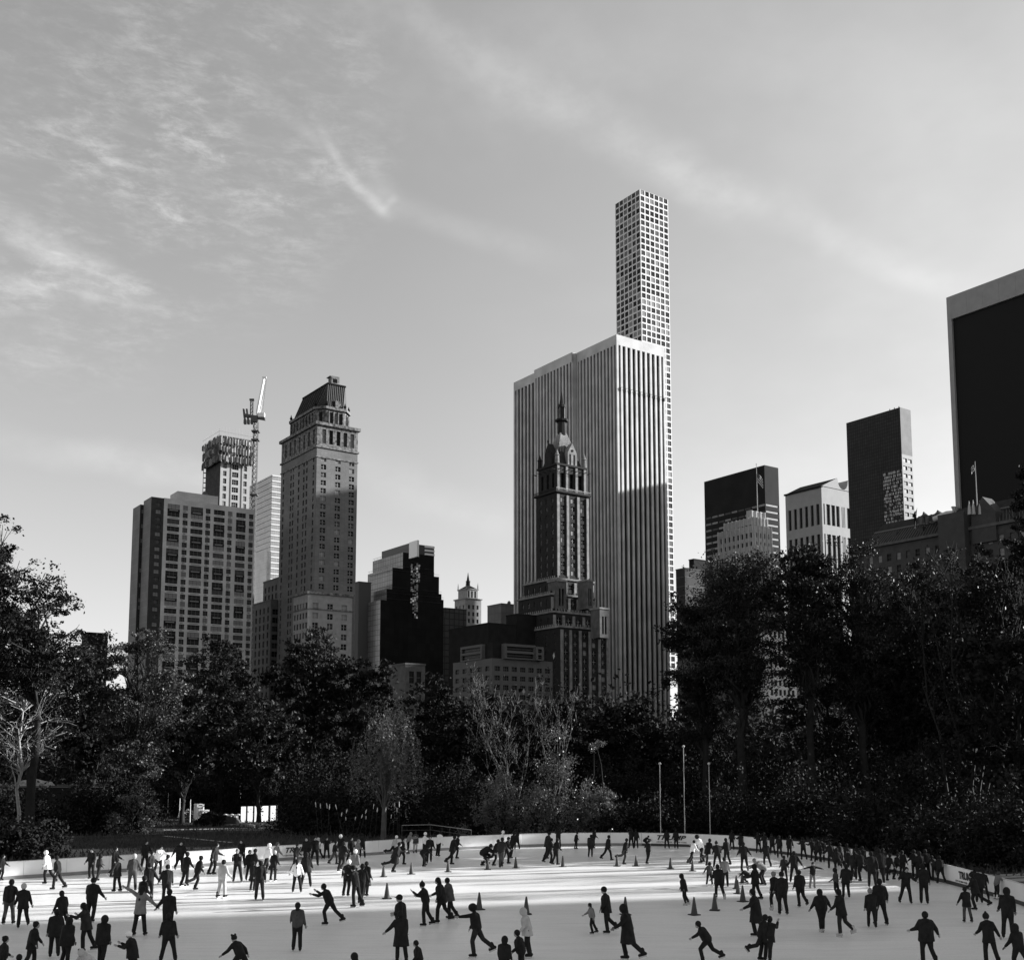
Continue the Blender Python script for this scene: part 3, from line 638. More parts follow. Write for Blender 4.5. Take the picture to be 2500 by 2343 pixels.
# ---- low modern terraced building
O, w, n = topbox(1201, 1606, 330, 1349, 1106)
bd = Bld('terraced_office_block', 'low modern grey block with ribbon windows and two raised boxes on its roof', 'building', O)
m_mod = mat('grey_panel', .10, .8, .2, .06, .4); mb = MB(); rr_ = evenr(12, O.z - 1.6, 2.75, 1.4)
bd.tier(mb, O, w, n, 0, O.z, dict(cols=evenc(w, 7, 1.95, .4), rows=rr_, g=lambda r: g_dark, mull=2), dict(cols=evenc(n, 5, 2.2, .4), rows=rr_, g=lambda r: g_dark, mull=2)); bd.part('wall', mb, m_mod)
o = O + A * 1.0 + B * 1.0; zt = P(1201, 1569, 332).z; mb = MB(); bd.tier(mb, o, w * .78, n * .8, O.z + .01, zt); bd.part('core', mb, m_dk)
for (cx, cy, Y, xr, W_) in ((1233, 1570, 331.5, 1308, None), (1309, 1578, 337.3, 1328, None)):
    q = P(cx, cy, Y); wr = reach(q, A, xr); mb = MB(); zz = q.z - O.z
    bd.tier(mb, q, wr, 9, O.z + .02, q.z, dict(cols=[(.7, wr - .7)], rows=[(O.z + .4, O.z + .4 + zz * .3), (O.z + zz * .55, O.z + zz * .55 + zz * .28)], depth=.6, g=lambda r: g_dark)); bd.part('roof_box', mb, m_mod)
q = P(1176, 1572, 334); nl = reach(q, B, 1124); mb = MB(); zz = q.z - O.z
bd.tier(mb, q, 8, nl, O.z + .03, q.z, None, dict(cols=[(.7, nl - .7)], rows=[(O.z + .4, O.z + .4 + zz * .3), (O.z + zz * .55, O.z + zz * .55 + zz * .28)], depth=.6, g=lambda r: g_dark)); bd.part('roof_box', mb, m_mod)
bd.finish()

# ---- pinnacled hotel in front of the marble slab
O, w, n = topbox(1359, 1199, 486, 1436, 1309); ZB = O.z
bd = Bld('pinnacled_hotel', 'dark ornate hotel tower with gabled spire roof standing before the striped slab', 'hotel', O)
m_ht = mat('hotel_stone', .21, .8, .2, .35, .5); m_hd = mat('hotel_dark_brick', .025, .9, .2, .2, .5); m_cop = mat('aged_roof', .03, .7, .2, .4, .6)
def tierP(O, w, n, z0, z1, nb, rowp=3.6, h=2.1, nl=3, bright=True):
    mb = MB(); rows = evenr(z0 + 1, z1 - 1.5, rowp, h)
    bd.tier(mb, O, w, n, z0, z1, dict(cols=evenc(w, nb, 2.1, .5), rows=rows, g=hg, mull=1, fr=m_frame, mi=1), dict(cols=evenc(n, nl, 1.0, 1), rows=rows, g=(lambda r: r.choice((g_sky, g_sky, g_mid))) if bright else hg, mi=1), mi=1); bd.part('wall', mb, [m_ht, m_hd])
    p = w / nb
    for i in range(nb + 1):
        q = MB(); o = O + A * (p * i - (.0 if i == 0 else 1.3 if i == nb else .65)) - B * .45; q.box((o.x, o.y, z0), A * 1.3, B * .44, (0, 0, z1 - z0 - 1.2)); bd.part('pier', q, m_ht)
tierP(O, w, n, 0, ZB, 3)
ZR = P(1359, 1133, 487).z; O1 = O + A * .8 + B * .8; w1, n1 = w - 1.6, n - 1.6; mb = MB()
bd.tier(mb, O1, w1, n1, ZB + .6, ZR, dict(cols=evenc(w1, 3, 1.9, .6), rows=[(ZB + 2.5, ZB + (ZR - ZB) * .72)], depth=.9, g=lambda r: g_dark), dict(cols=evenc(n1, 3, 1.6, .8), rows=[(ZB + 2.5, ZB + (ZR - ZB) * .72)], depth=.9, g=lambda r: g_dark, mi=1), mi=1); bd.part('upper_wall', mb, [m_ht, m_hd])
for i in range(4):
    q = MB(); o = O1 + A * (w1 / 3 * i - (.0 if i == 0 else 1.2 if i == 3 else .6)) - B * .4; q.box((o.x, o.y, ZB + .6), A * 1.2, B * .39, (0, 0, ZR - ZB - 1)); bd.part('pier', q, m_ht)
q = MB()
for s in np.linspace(.6, w - .4, 8): a = O + A * s - B * .2; z = ZB + (ZR - ZB) * .80; q.tube([(a.x, a.y, z), (a.x + NB.x * 2.4, a.y + NB.y * 2.4, z + .1)], [.28, .12], 4)
for s in np.linspace(.8, n - .4, 5): a = O + B * s; z = ZB + (ZR - ZB) * .80; q.tube([(a.x, a.y, z), (a.x + NA.x * 2.2, a.y + NA.y * 2.2, z + .1)], [.28, .12], 4)
bd.part('gargoyle', q, m_hd)
q = MB(); o = O - A * .9 - B * .9; q.box((o.x, o.y, ZB - .3), A * (w + 1.8), B * (n + 1.8), (0, 0, .8)); bd.part('balcony', q, m_hd)
for (U, L, off) in ((A, w + 1.6, O - A * .8 - B * .85), (B, n + 1.6, O - A * .85 - B * .8)):
    q = MB()
    for i in range(int(L / .7)): a = off + U * (i * .7); q.box((a.x, a.y, ZB + .5), (.22, 0, 0), (0, .22, 0), (0, 0, 1.0))
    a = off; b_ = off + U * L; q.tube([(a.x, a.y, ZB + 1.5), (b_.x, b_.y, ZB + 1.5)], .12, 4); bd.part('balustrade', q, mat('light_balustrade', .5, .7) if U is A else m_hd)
bd.cornice('cornice', O1, w1, n1, ZR - .2, .9, .6, m_hd)
c = O + A * w * .5 + B * n * .5; zA = P(1371, 1047, 490).z; pts = [(O1 + A * s + B * t_)[:2] for s, t_ in ((1.2, 1.2), (w1 - 1.2, 1.2), (w1 - 1.2, n1 - 1.2), (1.2, n1 - 1.2))]
def scl(f): return [(c.x + (p[0] - c.x) * f, c.y + (p[1] - c.y) * f) for p in pts]
q = MB(); zm = ZR + (zA - ZR) * .42; q.poly(pts, ZR + .7, zm, 0, False, scl(.72)); q.poly(scl(.72), zm, zA, 0, True, scl(.23)); bd.part('roof', q, m_cop)
rb = MB(); a_, b2 = scl(.72), scl(.23)
for i in (0, 3):
    for k in range(11):
        f = k / 10; p0_ = Vector(a_[i] + (zm,)).lerp(Vector(a_[(i + 1) % 4] + (zm,)), f); p1_ = Vector(b2[i] + (zA,)).lerp(Vector(b2[(i + 1) % 4] + (zA,)), f); rb.tube([p0_, p1_], .08, 4)
bd.part('roof_seams', rb, mat('seam_light', .5, .4, .5))
zL = P(1371, 1018, 490).z; zT = P(1371, 938, 490).z; cz = lambda z, dx=0: (c.x + dx, c.y, z)
q = MB(); q.tube([cz(zA - 1), cz(zL), cz(zL + .1), cz(zL + 1.0), cz(zL + 1.1), cz(zL + 6.5), cz(zL + 6.6), cz(zL + 8), cz(zL + 8.4), cz(zT)], [2.0, 1.7, 3.0, 3.0, 1.35, 1.35, 1.9, 1.5, 1.0, .06], 8); bd.part('spire', q, m_hd)
for k in range(4): ang = TH + k * math.pi / 2; q = MB(); p_ = Vector((c.x + math.cos(ang) * 1.5, c.y + math.sin(ang) * 1.5, zL + 1)); q.tube([p_, p_ + Vector((0, 0, 5.5))], .2, 4); bd.part('lantern_column', q, m_ht)
def gable(o, U, NN, wid, hh, m_):
    q = MB(); a = o - U * wid / 2; b_ = o + U * wid / 2; bk = -NN * 3; z = ZR + .6
    F = [(a.x, a.y, z), (b_.x, b_.y, z), (b_.x, b_.y, z + hh * .55), (o.x, o.y, z + hh), (a.x, a.y, z + hh * .55)]; Bk = [tuple(Vector(p) + bk) for p in F]
    q.face(F); q.face(Bk[::-1])
    for i in range(5): q.face([F[i], Bk[i], Bk[(i + 1) % 5], F[(i + 1) % 5]])
    d = bd.part('dormer', q, m_)
    for s in (-.22, .22):
        w_ = MB(); e = o + U * (s * wid) + NN * .04; w_.box((e.x - U.x * .38, e.y - U.y * .38, z + .5), U * .76, NN * .05, (0, 0, hh * .45)); ob = bd.part('lancet_window', w_, g_dark)
    w_ = MB(); e = o + NN * .05; w_.tube([(e.x, e.y, z + hh * .66), (e.x + NN.x * .1, e.y + NN.y * .1, z + hh * .66)], .6, 10); bd.part('round_window', w_, g_dark)
    w_ = MB(); w_.tube([(o.x, o.y, z + hh - .3), (o.x, o.y, z + hh + 1.0), (o.x, o.y, z + hh + 1.5)], [.2, .45, .1], 6); bd.part('finial', w_, m_)
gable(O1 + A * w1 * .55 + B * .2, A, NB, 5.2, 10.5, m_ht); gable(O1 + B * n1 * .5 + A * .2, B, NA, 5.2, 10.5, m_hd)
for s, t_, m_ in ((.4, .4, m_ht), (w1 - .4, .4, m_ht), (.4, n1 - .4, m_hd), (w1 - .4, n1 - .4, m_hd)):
    a = O1 + A * s + B * t_; q = MB(); q.tube([(a.x, a.y, ZR + .6), (a.x, a.y, ZR + 4.2), (a.x, a.y, ZR + 4.3), (a.x, a.y, ZR + 4.9), (a.x, a.y, ZR + 7.2)], [1.0, .9, 1.25, .8, .06], 8); bd.part('turret', q, m_)
for (cx, cy, Y, xr, xl, nb) in ((1358, 1412, 482, 1448, 1279, 4), (1345, 1450, 479, 1452, 1266, 5), (1350, 1493, 474, 1472, 1262, 5), (1368, 1529, 469, 1485, 1258, 5)):
    Ot, wt, nt_ = topbox(cx, cy, Y, xr, xl); tierP(Ot, wt, nt_, 0, Ot.z, nb, nl=5); bd.cornice('cornice', Ot, wt, nt_, Ot.z - .3, .8, .6, m_ht)
    q = MB()
    for (U, L) in ((A, wt), (B, nt_)):
        for i in range(int(L / 1.5)): a = Ot + U * (i * 1.5) - A * .3 - B * .3; q.box((a.x, a.y, Ot.z + .5), (.5, 0, 0), (0, .5, 0), (0, 0, 1.0))
    bd.part('parapet_posts', q, m_ht)
for (cx, cy, Y, xr) in ((1432, 1418, 478, 1448), (1464, 1486, 467, 1486), (1358, 1418, 478.5, 1383)):
    Ot = P(cx, cy, Y); wt = reach(Ot, A, xr); mb = MB(); hh = 12; bd.tier(mb, Ot, wt, 6, Ot.z - hh, Ot.z, dict(cols=[(wt * .25, wt * .45), (wt * .55, wt * .75)], rows=[(Ot.z - hh + 1.5, Ot.z - 3)], depth=.7, g=lambda r: g_dark)); bd.part('corner_pavilion', mb, mat('pavilion_stone', .10, .8, .2, .3, .5)); bd.cornice('cornice', Ot, wt, 6, Ot.z + .01, .7, .35, m_ht)
bd.finish(zmin=40)

# ---- dark banded tower (right of centre)
O, w, n = topbox(1866, 1135, 700, 1900, 1719)
bd = Bld('dark_banded_tower', 'dark tower with blank top and thin rows of lighter windows behind the deco building', 'skyscraper', O)
m_db = mat('dark_bronze', .017, .8, .08, .2, .1); mb = MB(); zb = P(1719, 1240, 720).z; rows = evenr(60, zb, 4.3, 1.4)
bd.tier(mb, O, w, n, 0, O.z, dict(cols=[(.6, w - .6)], rows=rows, g=lambda r: mat('band_glass', .10, .3, .5), depth=.3), dict(cols=evenc(n, 9, n / 9 - .5, .3), rows=rows, g=lambda r: r.choice((mat('band_glass', .10, .3, .5), mat('band_glass_light', .18, .3, .5), g_mid)), depth=.3)); bd.part('wall', mb, m_db)
bd.finish(zmin=70)

# ---- deco stone building with flagpole
O, w, n = topbox(1838, 1262, 556, 1872, 1768)
bd = Bld('deco_stone_building', 'stepped fluted stone building with a flagpole on its roof', 'building', O)
m_deco = mat('fluted_stone', .46, .8, .2, .12, .6)
def dt(cx, cy, Y, xr, xl, nr, nl, rowsp=True):
    O, w, n = topbox(cx, cy, Y, xr, xl); mb = MB(); rows = evenr(60, O.z - 2.6, 4.6, 2.6) if rowsp else []
    bd.tier(mb, O, w, n, 0, O.z, dict(cols=evenc(w, nr, .9, .6), rows=rows, depth=.5), dict(cols=evenc(n, nl, 1.3, .6), rows=rows, depth=.5)); bd.part('wall', mb, m_deco)
    for (U, NN, L, k) in ((A, NB, w, nr), (B, NA, n, nl)):
        q = MB()
        for i in range(k + 1): a = O + U * (.3 + (L - .6) * i / k) + NN * .35; q.tube([(a.x, a.y, max(0, O.z - 40)), (a.x, a.y, O.z + .12)], .38, 6)
        bd.part('fluting', q, m_deco)
dt(1833, 1246, 560, 1867, 1824, 3, 4, False); dt(1838, 1262, 556, 1873, 1768, 4, 7); dt(1840, 1281, 553, 1883, 1753, 4, 8); dt(1845, 1330, 549, 1886, 1743, 4, 8)
bd.finish(zmin=85)
m_pole = mat('pole_white', .4, .4, .4)
a = P(1850, 1272, 566); zt = P(1850, 1134, 566).z
r_ = empty('flagpole', a, 'tall flagpole with a hanging striped flag on the deco stone building', 'flagpole'); q = MB(); q.tube([a, (a.x, a.y, zt)], [.28, .14], 8); q.tube([(a.x, a.y, zt), (a.x, a.y, zt + .7)], [.3, .1], 6); q.build('pole', m_pole, r_, org=a)
def flag(a, z, L, H, parent, sx=1, stripes=7, m1=None, m2=None):
    q = MB()
    for i in range(10):
        for j in range(stripes):
            f = lambda u, v: (a.x + sx * (u * L * .55 + .1), a.y + .25 * math.sin(u * 9 + v * 2), z - v * H - u * L * .75 - .2 * math.sin(u * 7))
            q.face([f(i / 10, j / stripes), f((i + 1) / 10, j / stripes), f((i + 1) / 10, (j + 1) / stripes), f(i / 10, (j + 1) / stripes)], (j % 2) if i > 3 or j > 3 else 1)
    o = q.build('flag', [m1 or mat('flag_light', .5, .9), m2 or mat('flag_dark', .08, .9)], parent, org=parent.location); md = o.modifiers.new('s', 'SOLIDIFY'); md.thickness = .03
flag(Vector((a.x, a.y, zt)), zt - 3.5, 5.5, 5.0, r_)

# ---- broken-pediment tower
O = P(2005, 1186, 640); w = 38; n = reach(O, B, 1917); ZT = O.z
bd = Bld('broken_pediment_tower', 'pale stone tower with sloping pediment top and a round notch in it', 'skyscraper', O)
m_pk = mat('pink_granite', .27, .75, .3, .06, .3); zw = P(2005, 1228, 640).z; zw2 = P(2005, 1283, 640).z
mb = MB(); rows = [(zw2 + 1, zw)]; rows = [(40, zw2 - 4.5)] + rows
cl = [(w * a_, w * b_) for a_, b_ in ((.035, .065), (.10, .19), (.215, .305), (.33, .41), (.46, .475), (.49, .505), (.52, .535), (.59, .67), (.695, .785), (.81, .90), (.935, .965))]
bd.tier(mb, O, w, n, 0, ZT, dict(cols=cl, rows=rows, g=lambda r: g_dark, mull=2, depth=.8), dict(cols=evenc(n, 6, 2.2, 1.0), rows=rows, g=lambda r: g_dark, depth=.8), roof=False); bd.part('wall', mb, m_pk)
prof = [(0, 0), (w / 2 - 5.0, 6.6)]
for k in range(9): an = math.pi + math.pi * k / 8; prof.append((w / 2 + 4.6 * math.cos(an), 5.8 + 5.6 * math.sin(an)))
prof += [(w / 2 + 5.0, 6.6), (w, 0)]
q = MB(); F = [(*(O + A * s - B * .3)[:2], ZT + .02 + h) for s, h in prof]; Bk = [tuple(Vector(p) + B * (n + .6)) for p in F]; q.face(F); q.face(Bk[::-1])
for i in range(len(F)): q.face([F[i], Bk[i], Bk[(i + 1) % len(F)], F[(i + 1) % len(F)]], 1 if i in (0, len(F) - 2) else 0)
bd.part('pediment', q, [m_pk, m_dk])
q = MB(); o = O - A * .9 - B * .6; q.box((o.x, o.y, ZT - .8), A * 1.4, B * (n + 1), (0, 0, .9)); bd.part('eave', q, m_dk); bd.finish(zmin=60)

# ---- dark gridded glass slab
O, w, n = topbox(2197, 994, 600, 2223, 2066)
bd = Bld('dark_gridded_slab', 'dark gridded glass slab with a lighter blank side panel near its top', 'skyscraper', O)
m_dg = brick_mat('dark_grid_glass', .022, .032, .006, 1.5, 1.9, .15, .5, .15); m_sp = brick_mat('side_panel', .17, .19, .12, 3, 3, .02)
zs_ = P(2197, 1108, 600).z; mb = MB(); bd.tier(mb, O, w, n, 0, zs_, dict(cols=evenc(w, 2, w / 2 - 1.2, .4), rows=evenr(60, zs_ - 1, 4.3, 2.2), g=lambda r: r.choice((g_dark, g_mid)), mull=2, fr=m_fdark, mi=2), dict(mi=0), mi=0)
bd.tier(mb, O, w, n, zs_, O.z, dict(mi=1), dict(mi=0), mi=0); bd.part('wall', mb, [m_dg, m_sp, mat('side_dark', .02, .6)])
a = P(2159, 1163, 616); k0 = reach(Vector((O.x, O.y, a.z)), B, 2156); q = MB(); rr = random.Random(11)
for i in range(15):
    for j in range(46):
        z = a.z - j * 1.95; s = k0 * (1 - i / 15.0) + rr.uniform(-.1, .1)
        if rr.random() < .25 + .2 * (i < 2): continue
        o = O + B * s - A * .12; q.face([(o.x, o.y, z), (o.x + B.x * -.75, o.y + B.y * -.75 + rr.uniform(-.2, .2), z + rr.uniform(-.2, .2)), (o.x + B.x * -.75, o.y + B.y * -.75, z - 1.4), (o.x, o.y + rr.uniform(-.2, .2), z - 1.4)], 0)
bd.part('mirrored_patch', q, [mat('patch_glass', .16, .1, .6, metal=.5)])
q = MB()
for s in (2, 5, 8): a = O + B * s + A * 2; q.tube([(a.x, a.y, O.z), (a.x, a.y, O.z + 1.4)], .25, 5)
bd.part('roof_stub', q, m_fdark); bd.finish(zmin=60)

# ---- big black slab with pale frame at the right edge
E = P(2310, 727, 480); L = 62; O = E - B * L; ZT = E.z
bd = Bld('framed_black_slab', 'massive black glass slab inside a pale stone frame at the right edge', 'skyscraper', O)
m_tr = mat('travertine', .27, .7, .3, .08, .3); w = 36
mb = MB(); o = O + A * 1.2 + B * .8; bd.tier(mb, o, w - 2, L - 1.6, 0, ZT - .5); bd.part('glass_wall', mb, mat('black_slab_glass', .016, .6, .06))
fw = E - B * 0; q = MB(); o = E - B * 2.1; q.box((o.x, o.y, 0), B * 2.1, A * w, (0, 0, ZT)); bd.part('frame_side', q, m_tr)
hb = ZT - P(2322, 783, 480).z
for i in range(8):
    q = MB(); s0 = 2.14 + i * 7.6; s1 = min(s0 + 7.56, L); o = E - B * s1; q.box((o.x, o.y, ZT - hb), B * (s1 - s0), A * 3, (0, 0, hb)); bd.part('frame_top_panel', q, m_tr)
q = MB(); q.box((O.x, O.y, 0), B * 2.0, A * w, (0, 0, ZT - hb - .01)); bd.part('frame_side', q, m_tr); bd.finish()

# ---- grand hotel with mansard at the right
E = P(2108, 1342, 372); L = 74; O = E - B * L; ZE = E.z; w = 50
bd = Bld('grand_park_hotel', 'long ornate hotel with seamed mansard roof and gables below the black slab', 'hotel', O)
m_gh = mat('dim_white_brick', .055, .85, .2, .15, .5); mb = MB(); rows = evenr(5, ZE - 2, 4.1, 2.3)
bd.tier(mb, O, w, L, 0, ZE, None, dict(cols=evenc(L, 20, 1.6, 1), rows=rows, g=lambda r: r.choice((g_mid, g_dark, g_blind)))); bd.part('wall', mb, m_gh)
bd.cornice('cornice', O, w, L, ZE, .9, 1.0, mat('dim_stone', .085, .8, .2, .2, .6))
zr2 = ZE + 9; p0 = [(O + A * s + B * t_)[:2] for s, t_ in ((0, 0), (w, 0), (w, L), (0, L))]; p1 = [(O + A * s + B * t_)[:2] for s, t_ in ((7, 7), (w - 7, 7), (w - 7, L - 3), (7, L - 3))]
q = MB(); q.poly(p0, ZE + .9, zr2, 0, True, p1); bd.part('mansard_roof', q, mat('hotel_slate', .025, .7, .15, .3, .5))
q = MB()
for i in range(70):
    f = i / 69; a = Vector(p0[3] + (ZE + 1,)).lerp(Vector(p0[0] + (ZE + 1,)), f); b_ = Vector(p1[3] + (zr2,)).lerp(Vector(p1[0] + (zr2,)), f); q.tube([a, a.lerp(b_, .55)], .13, 3, cap=False)
bd.part('roof_seams', q, mat('seam_grey', .09, .6))
q = MB(); a = Vector(p0[3] + (ZE + 1,)).lerp(Vector(p1[3] + (zr2,)), .58); b_ = Vector(p0[0] + (ZE + 1,)).lerp(Vector(p1[0] + (zr2,)), .58); q.tube([a, b_], .5, 4); bd.part('roof_ledge', q, mat('seam_grey', .09, .6))
for t_ in (62, 52, 44):
    q = MB(); o = O + A * 1.5 + B * t_; q.box((o.x, o.y, ZE + 1), B * 1.8, A * 4, (0, 0, 3.4)); bd.part('dormer', q, m_gh)
for (px0, px1, py, Y) in ((2248, 2262, 1262, 352), (2278, 2300, 1258, 352)):
    a = P(px0, py, Y); b_ = P(px1, py, Y); q = MB(); q.tube([a - Vector((0, 0, 2.6)), a, (a + b_) / 2 + Vector((0, 0, .8)), b_, b_ - Vector((0, 0, 2.6))], [.7, .9, 1.0, .9, .7], 8); bd.part('roof_duct', q, m_fdark)
a = P(2280, 1268, 350); b_ = P(2334, 1246, 345); q = MB(); q.tube([a, a.lerp(b_, .6), b_ - Vector((.6, 0, 1)), b_ + Vector((0, 0, .8))], [.9, 1.0, 1.2, 1.5], 10); bd.part('curved_duct', q, mat('duct_metal', .45, .4, .5))
o = P(2352, 1246, 338); q = MB(); q.box((o.x, o.y, ZE - 10), NB * -6 * 0 + A * 12, B * 9, (0, 0, o.z - ZE + 10)) if 0 else q.box((o.x, o.y, 0), A * 12, B * 9, (0, 0, o.z)); bd.part('gable_block', q, m_gh)
for px in (2366, 2376, 2392, 2408, 2416, 2426): a = P(px, 1232, 336); q = MB(); q.tube([a - Vector((0, 0, 3)), a - Vector((0, 0, .8)), a + Vector((0, 0, rnd.uniform(.4, 1.6)))], [.55, .4, .05], 6); bd.part('pinnacle', q, mat('pinnacle_pale', .4, .8))
q = MB(); o = P(2400, 1252, 335); F = [o - B * 3.5, o - B * -3.5]; 
q.face([tuple(o - B * 4 - Vector((0, 0, 9))), tuple(o + B * 4 - Vector((0, 0, 9))), tuple(o + B * 4), tuple(o + Vector((0, 0, 5))), tuple(o - B * 4)]); k_ = [tuple(Vector(v_) + A * 5) for v_ in q.v[:5]]; q.face(k_[::-1])
f0 = q.v[:5]
for i in range(5): q.face([f0[i], k_[i], k_[(i + 1) % 5], f0[(i + 1) % 5]])
bd.part('stepped_gable', q, m_gh)
bd.finish(zmin=20)
a = P(2386, 1242, 340); zt = P(2383, 1126, 340).z; r_ = empty('flagpole', a, 'flagpole against the black slab on the long hotel roof', 'flagpole'); q = MB(); q.tube([a, (a.x, a.y, zt)], [.2, .09], 8); q.build('pole', m_pole, r_, org=a)
flag(Vector((a.x, a.y, zt)), zt - .5, 2.2, 2.0, r_, -1, 5)
a = P(2234, 1290, 352); zt = P(2240, 1240, 352).z; r_ = empty('flagpole', a, 'short pole with a dark drooping flag at the left end of the long hotel roof', 'flagpole'); q = MB(); q.tube([a, (a.x + .9, a.y, zt)], [.14, .07], 8); q.build('pole', m_pole, r_, org=a)
flag(Vector((a.x + .8, a.y, zt)), zt - .5, 1.6, 4.5, r_, -1, 5, g_dark, g_dark)

# ---- unseen blocks put in as shade casters for rink, trees and two towers
def off_block(label, t0, q0, q1, h, dep=28, name='shade_block'):
    e = Vector((math.cos(SUN_AZ), math.sin(SUN_AZ), 0)); p = Vector((-e.y, e.x, 0)); o = e * t0 + p * q0; b_ = Bld(name, label, 'building', o); mb = MB(); Lq = q1 - q0
    b_.facade(mb, o, p, -e, Lq, 0, h, cols=evenc(Lq, max(2, int(Lq / 5)), 2.2, 1), rows=evenr(10, h - 2, 8, 4.0)); c_ = o + p * Lq + e * dep
    b_.facade(mb, o, e, -p, dep, 0, h); b_.facade(mb, c_, -e, p, dep, 0, h); b_.facade(mb, c_, -p, e, Lq, 0, h); mb.face([(v_.x, v_.y, h) for v_ in (o, o + e * dep, c_, o + p * Lq)]); b_.part('wall', mb, m_gr)
    b_.finish(30)
off_block('tall unseen grey block shading the rink from beyond the right edge', 270, -90, 55.0, 128)
off_block('second unseen grey block added farther along beyond the right edge', 310, 110, 200, 70)
off_block('slim unseen block added behind the black slab to shade the striped slab', 402, 470, 502, 196, 24)
off_block('slim unseen tower added beyond the right edge to shade the mansard hotel', 425, 440, 459, 228, 20)
# ------------------------------------------------------------------ trees
def leafmat(name, v, rough, spec, tr):
    m = mat(name, v, rough, spec, .45, .9); t = m.node_tree; b = t.nodes['Principled BSDF']
    if tr:
        out = t.nodes['Material Output']; tl = t.nodes.new('ShaderNodeBsdfTranslucent'); tl.inputs['Color'].default_value = (v * 1.3,) * 3 + (1,)
        mx = t.nodes.new('ShaderNodeMixShader'); mx.inputs[0].default_value = tr
        t.links.new(b.outputs[0], mx.inputs[1]); t.links.new(tl.outputs[0], mx.inputs[2]); t.links.new(mx.outputs[0], out.inputs['Surface'])
    return m
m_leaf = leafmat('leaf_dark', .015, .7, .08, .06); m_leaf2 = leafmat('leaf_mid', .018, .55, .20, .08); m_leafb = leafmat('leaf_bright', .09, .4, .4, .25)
m_needle = leafmat('pine_needles', .04, .5, .3, .1); m_bark = mat('bark_dark', .018, .9, .2, .3, 2); m_barkl = mat('bark_pale', .30, .8, .2, .3, 2); m_barkb = mat('bark_birch', .10, .8, .2, .3, 2); m_barkm = mat('bark_grey', .10, .85, .2, .3, 2)
def tubes_np(segs, n=5):
    """segs: list of (pts list, radii list)"""
    V, F = [], []
    ang = np.linspace(0, 2 * np.pi, n, endpoint=False); ca, sa = np.cos(ang)[:, None], np.sin(ang)[:, None]; base = 0
    for pts, rad in segs:
        pts = np.asarray(pts, float); k = len(pts)
        for i in range(k):
            d = pts[min(i + 1, k - 1)] - pts[max(i - 1, 0)]; d /= (np.linalg.norm(d) + 1e-9)
            x = np.cross(d, (0, 0, 1) if abs(d[2]) < .9 else (1, 0, 0)); x /= np.linalg.norm(x); y = np.cross(d, x)
            V.append(pts[i] + (ca * x + sa * y) * rad[i])
        for i in range(k - 1):
            a = base + i * n; b = a + n; j = np.arange(n); F.append(np.stack([a + j, b + j, b + (j + 1) % n, a + (j + 1) % n], 1))
        base += k * n
    return np.vstack(V), np.vstack(F)
def leaves_np(C, size, rs, flat=0.0, asp=1.5):
    n = len(C); a = rs.normal(size=(n, 3)); a[:, 2] *= (1 - flat); a /= np.linalg.norm(a, axis=1)[:, None]
    b = rs.normal(size=(n, 3)); b[:, 2] *= (1 - flat); b = np.cross(a, b); b /= np.linalg.norm(b, axis=1)[:, None]
    s = size * rs.uniform(.5, 1.35, n)[:, None]; u = a * s * asp / 2; v = b * s / 2
    V = np.stack([C - u, C - v * .9, C + u, C + v * .9], 1).reshape(-1, 3)
    return V, np.arange(4 * n).reshape(n, 4)
def branchy(rs, p0, p1, k=4, wob=.12):
    L = np.linalg.norm(p1 - p0); pts = [p0 + (p1 - p0) * (i / k) + (rs.normal(size=3) * L * wob * (0 if i in (0, k) else 1) * .5) for i in range(k + 1)]
    for i in range(1, k): pts[i][2] += L * .08 * math.sin(math.pi * i / k)
    return pts
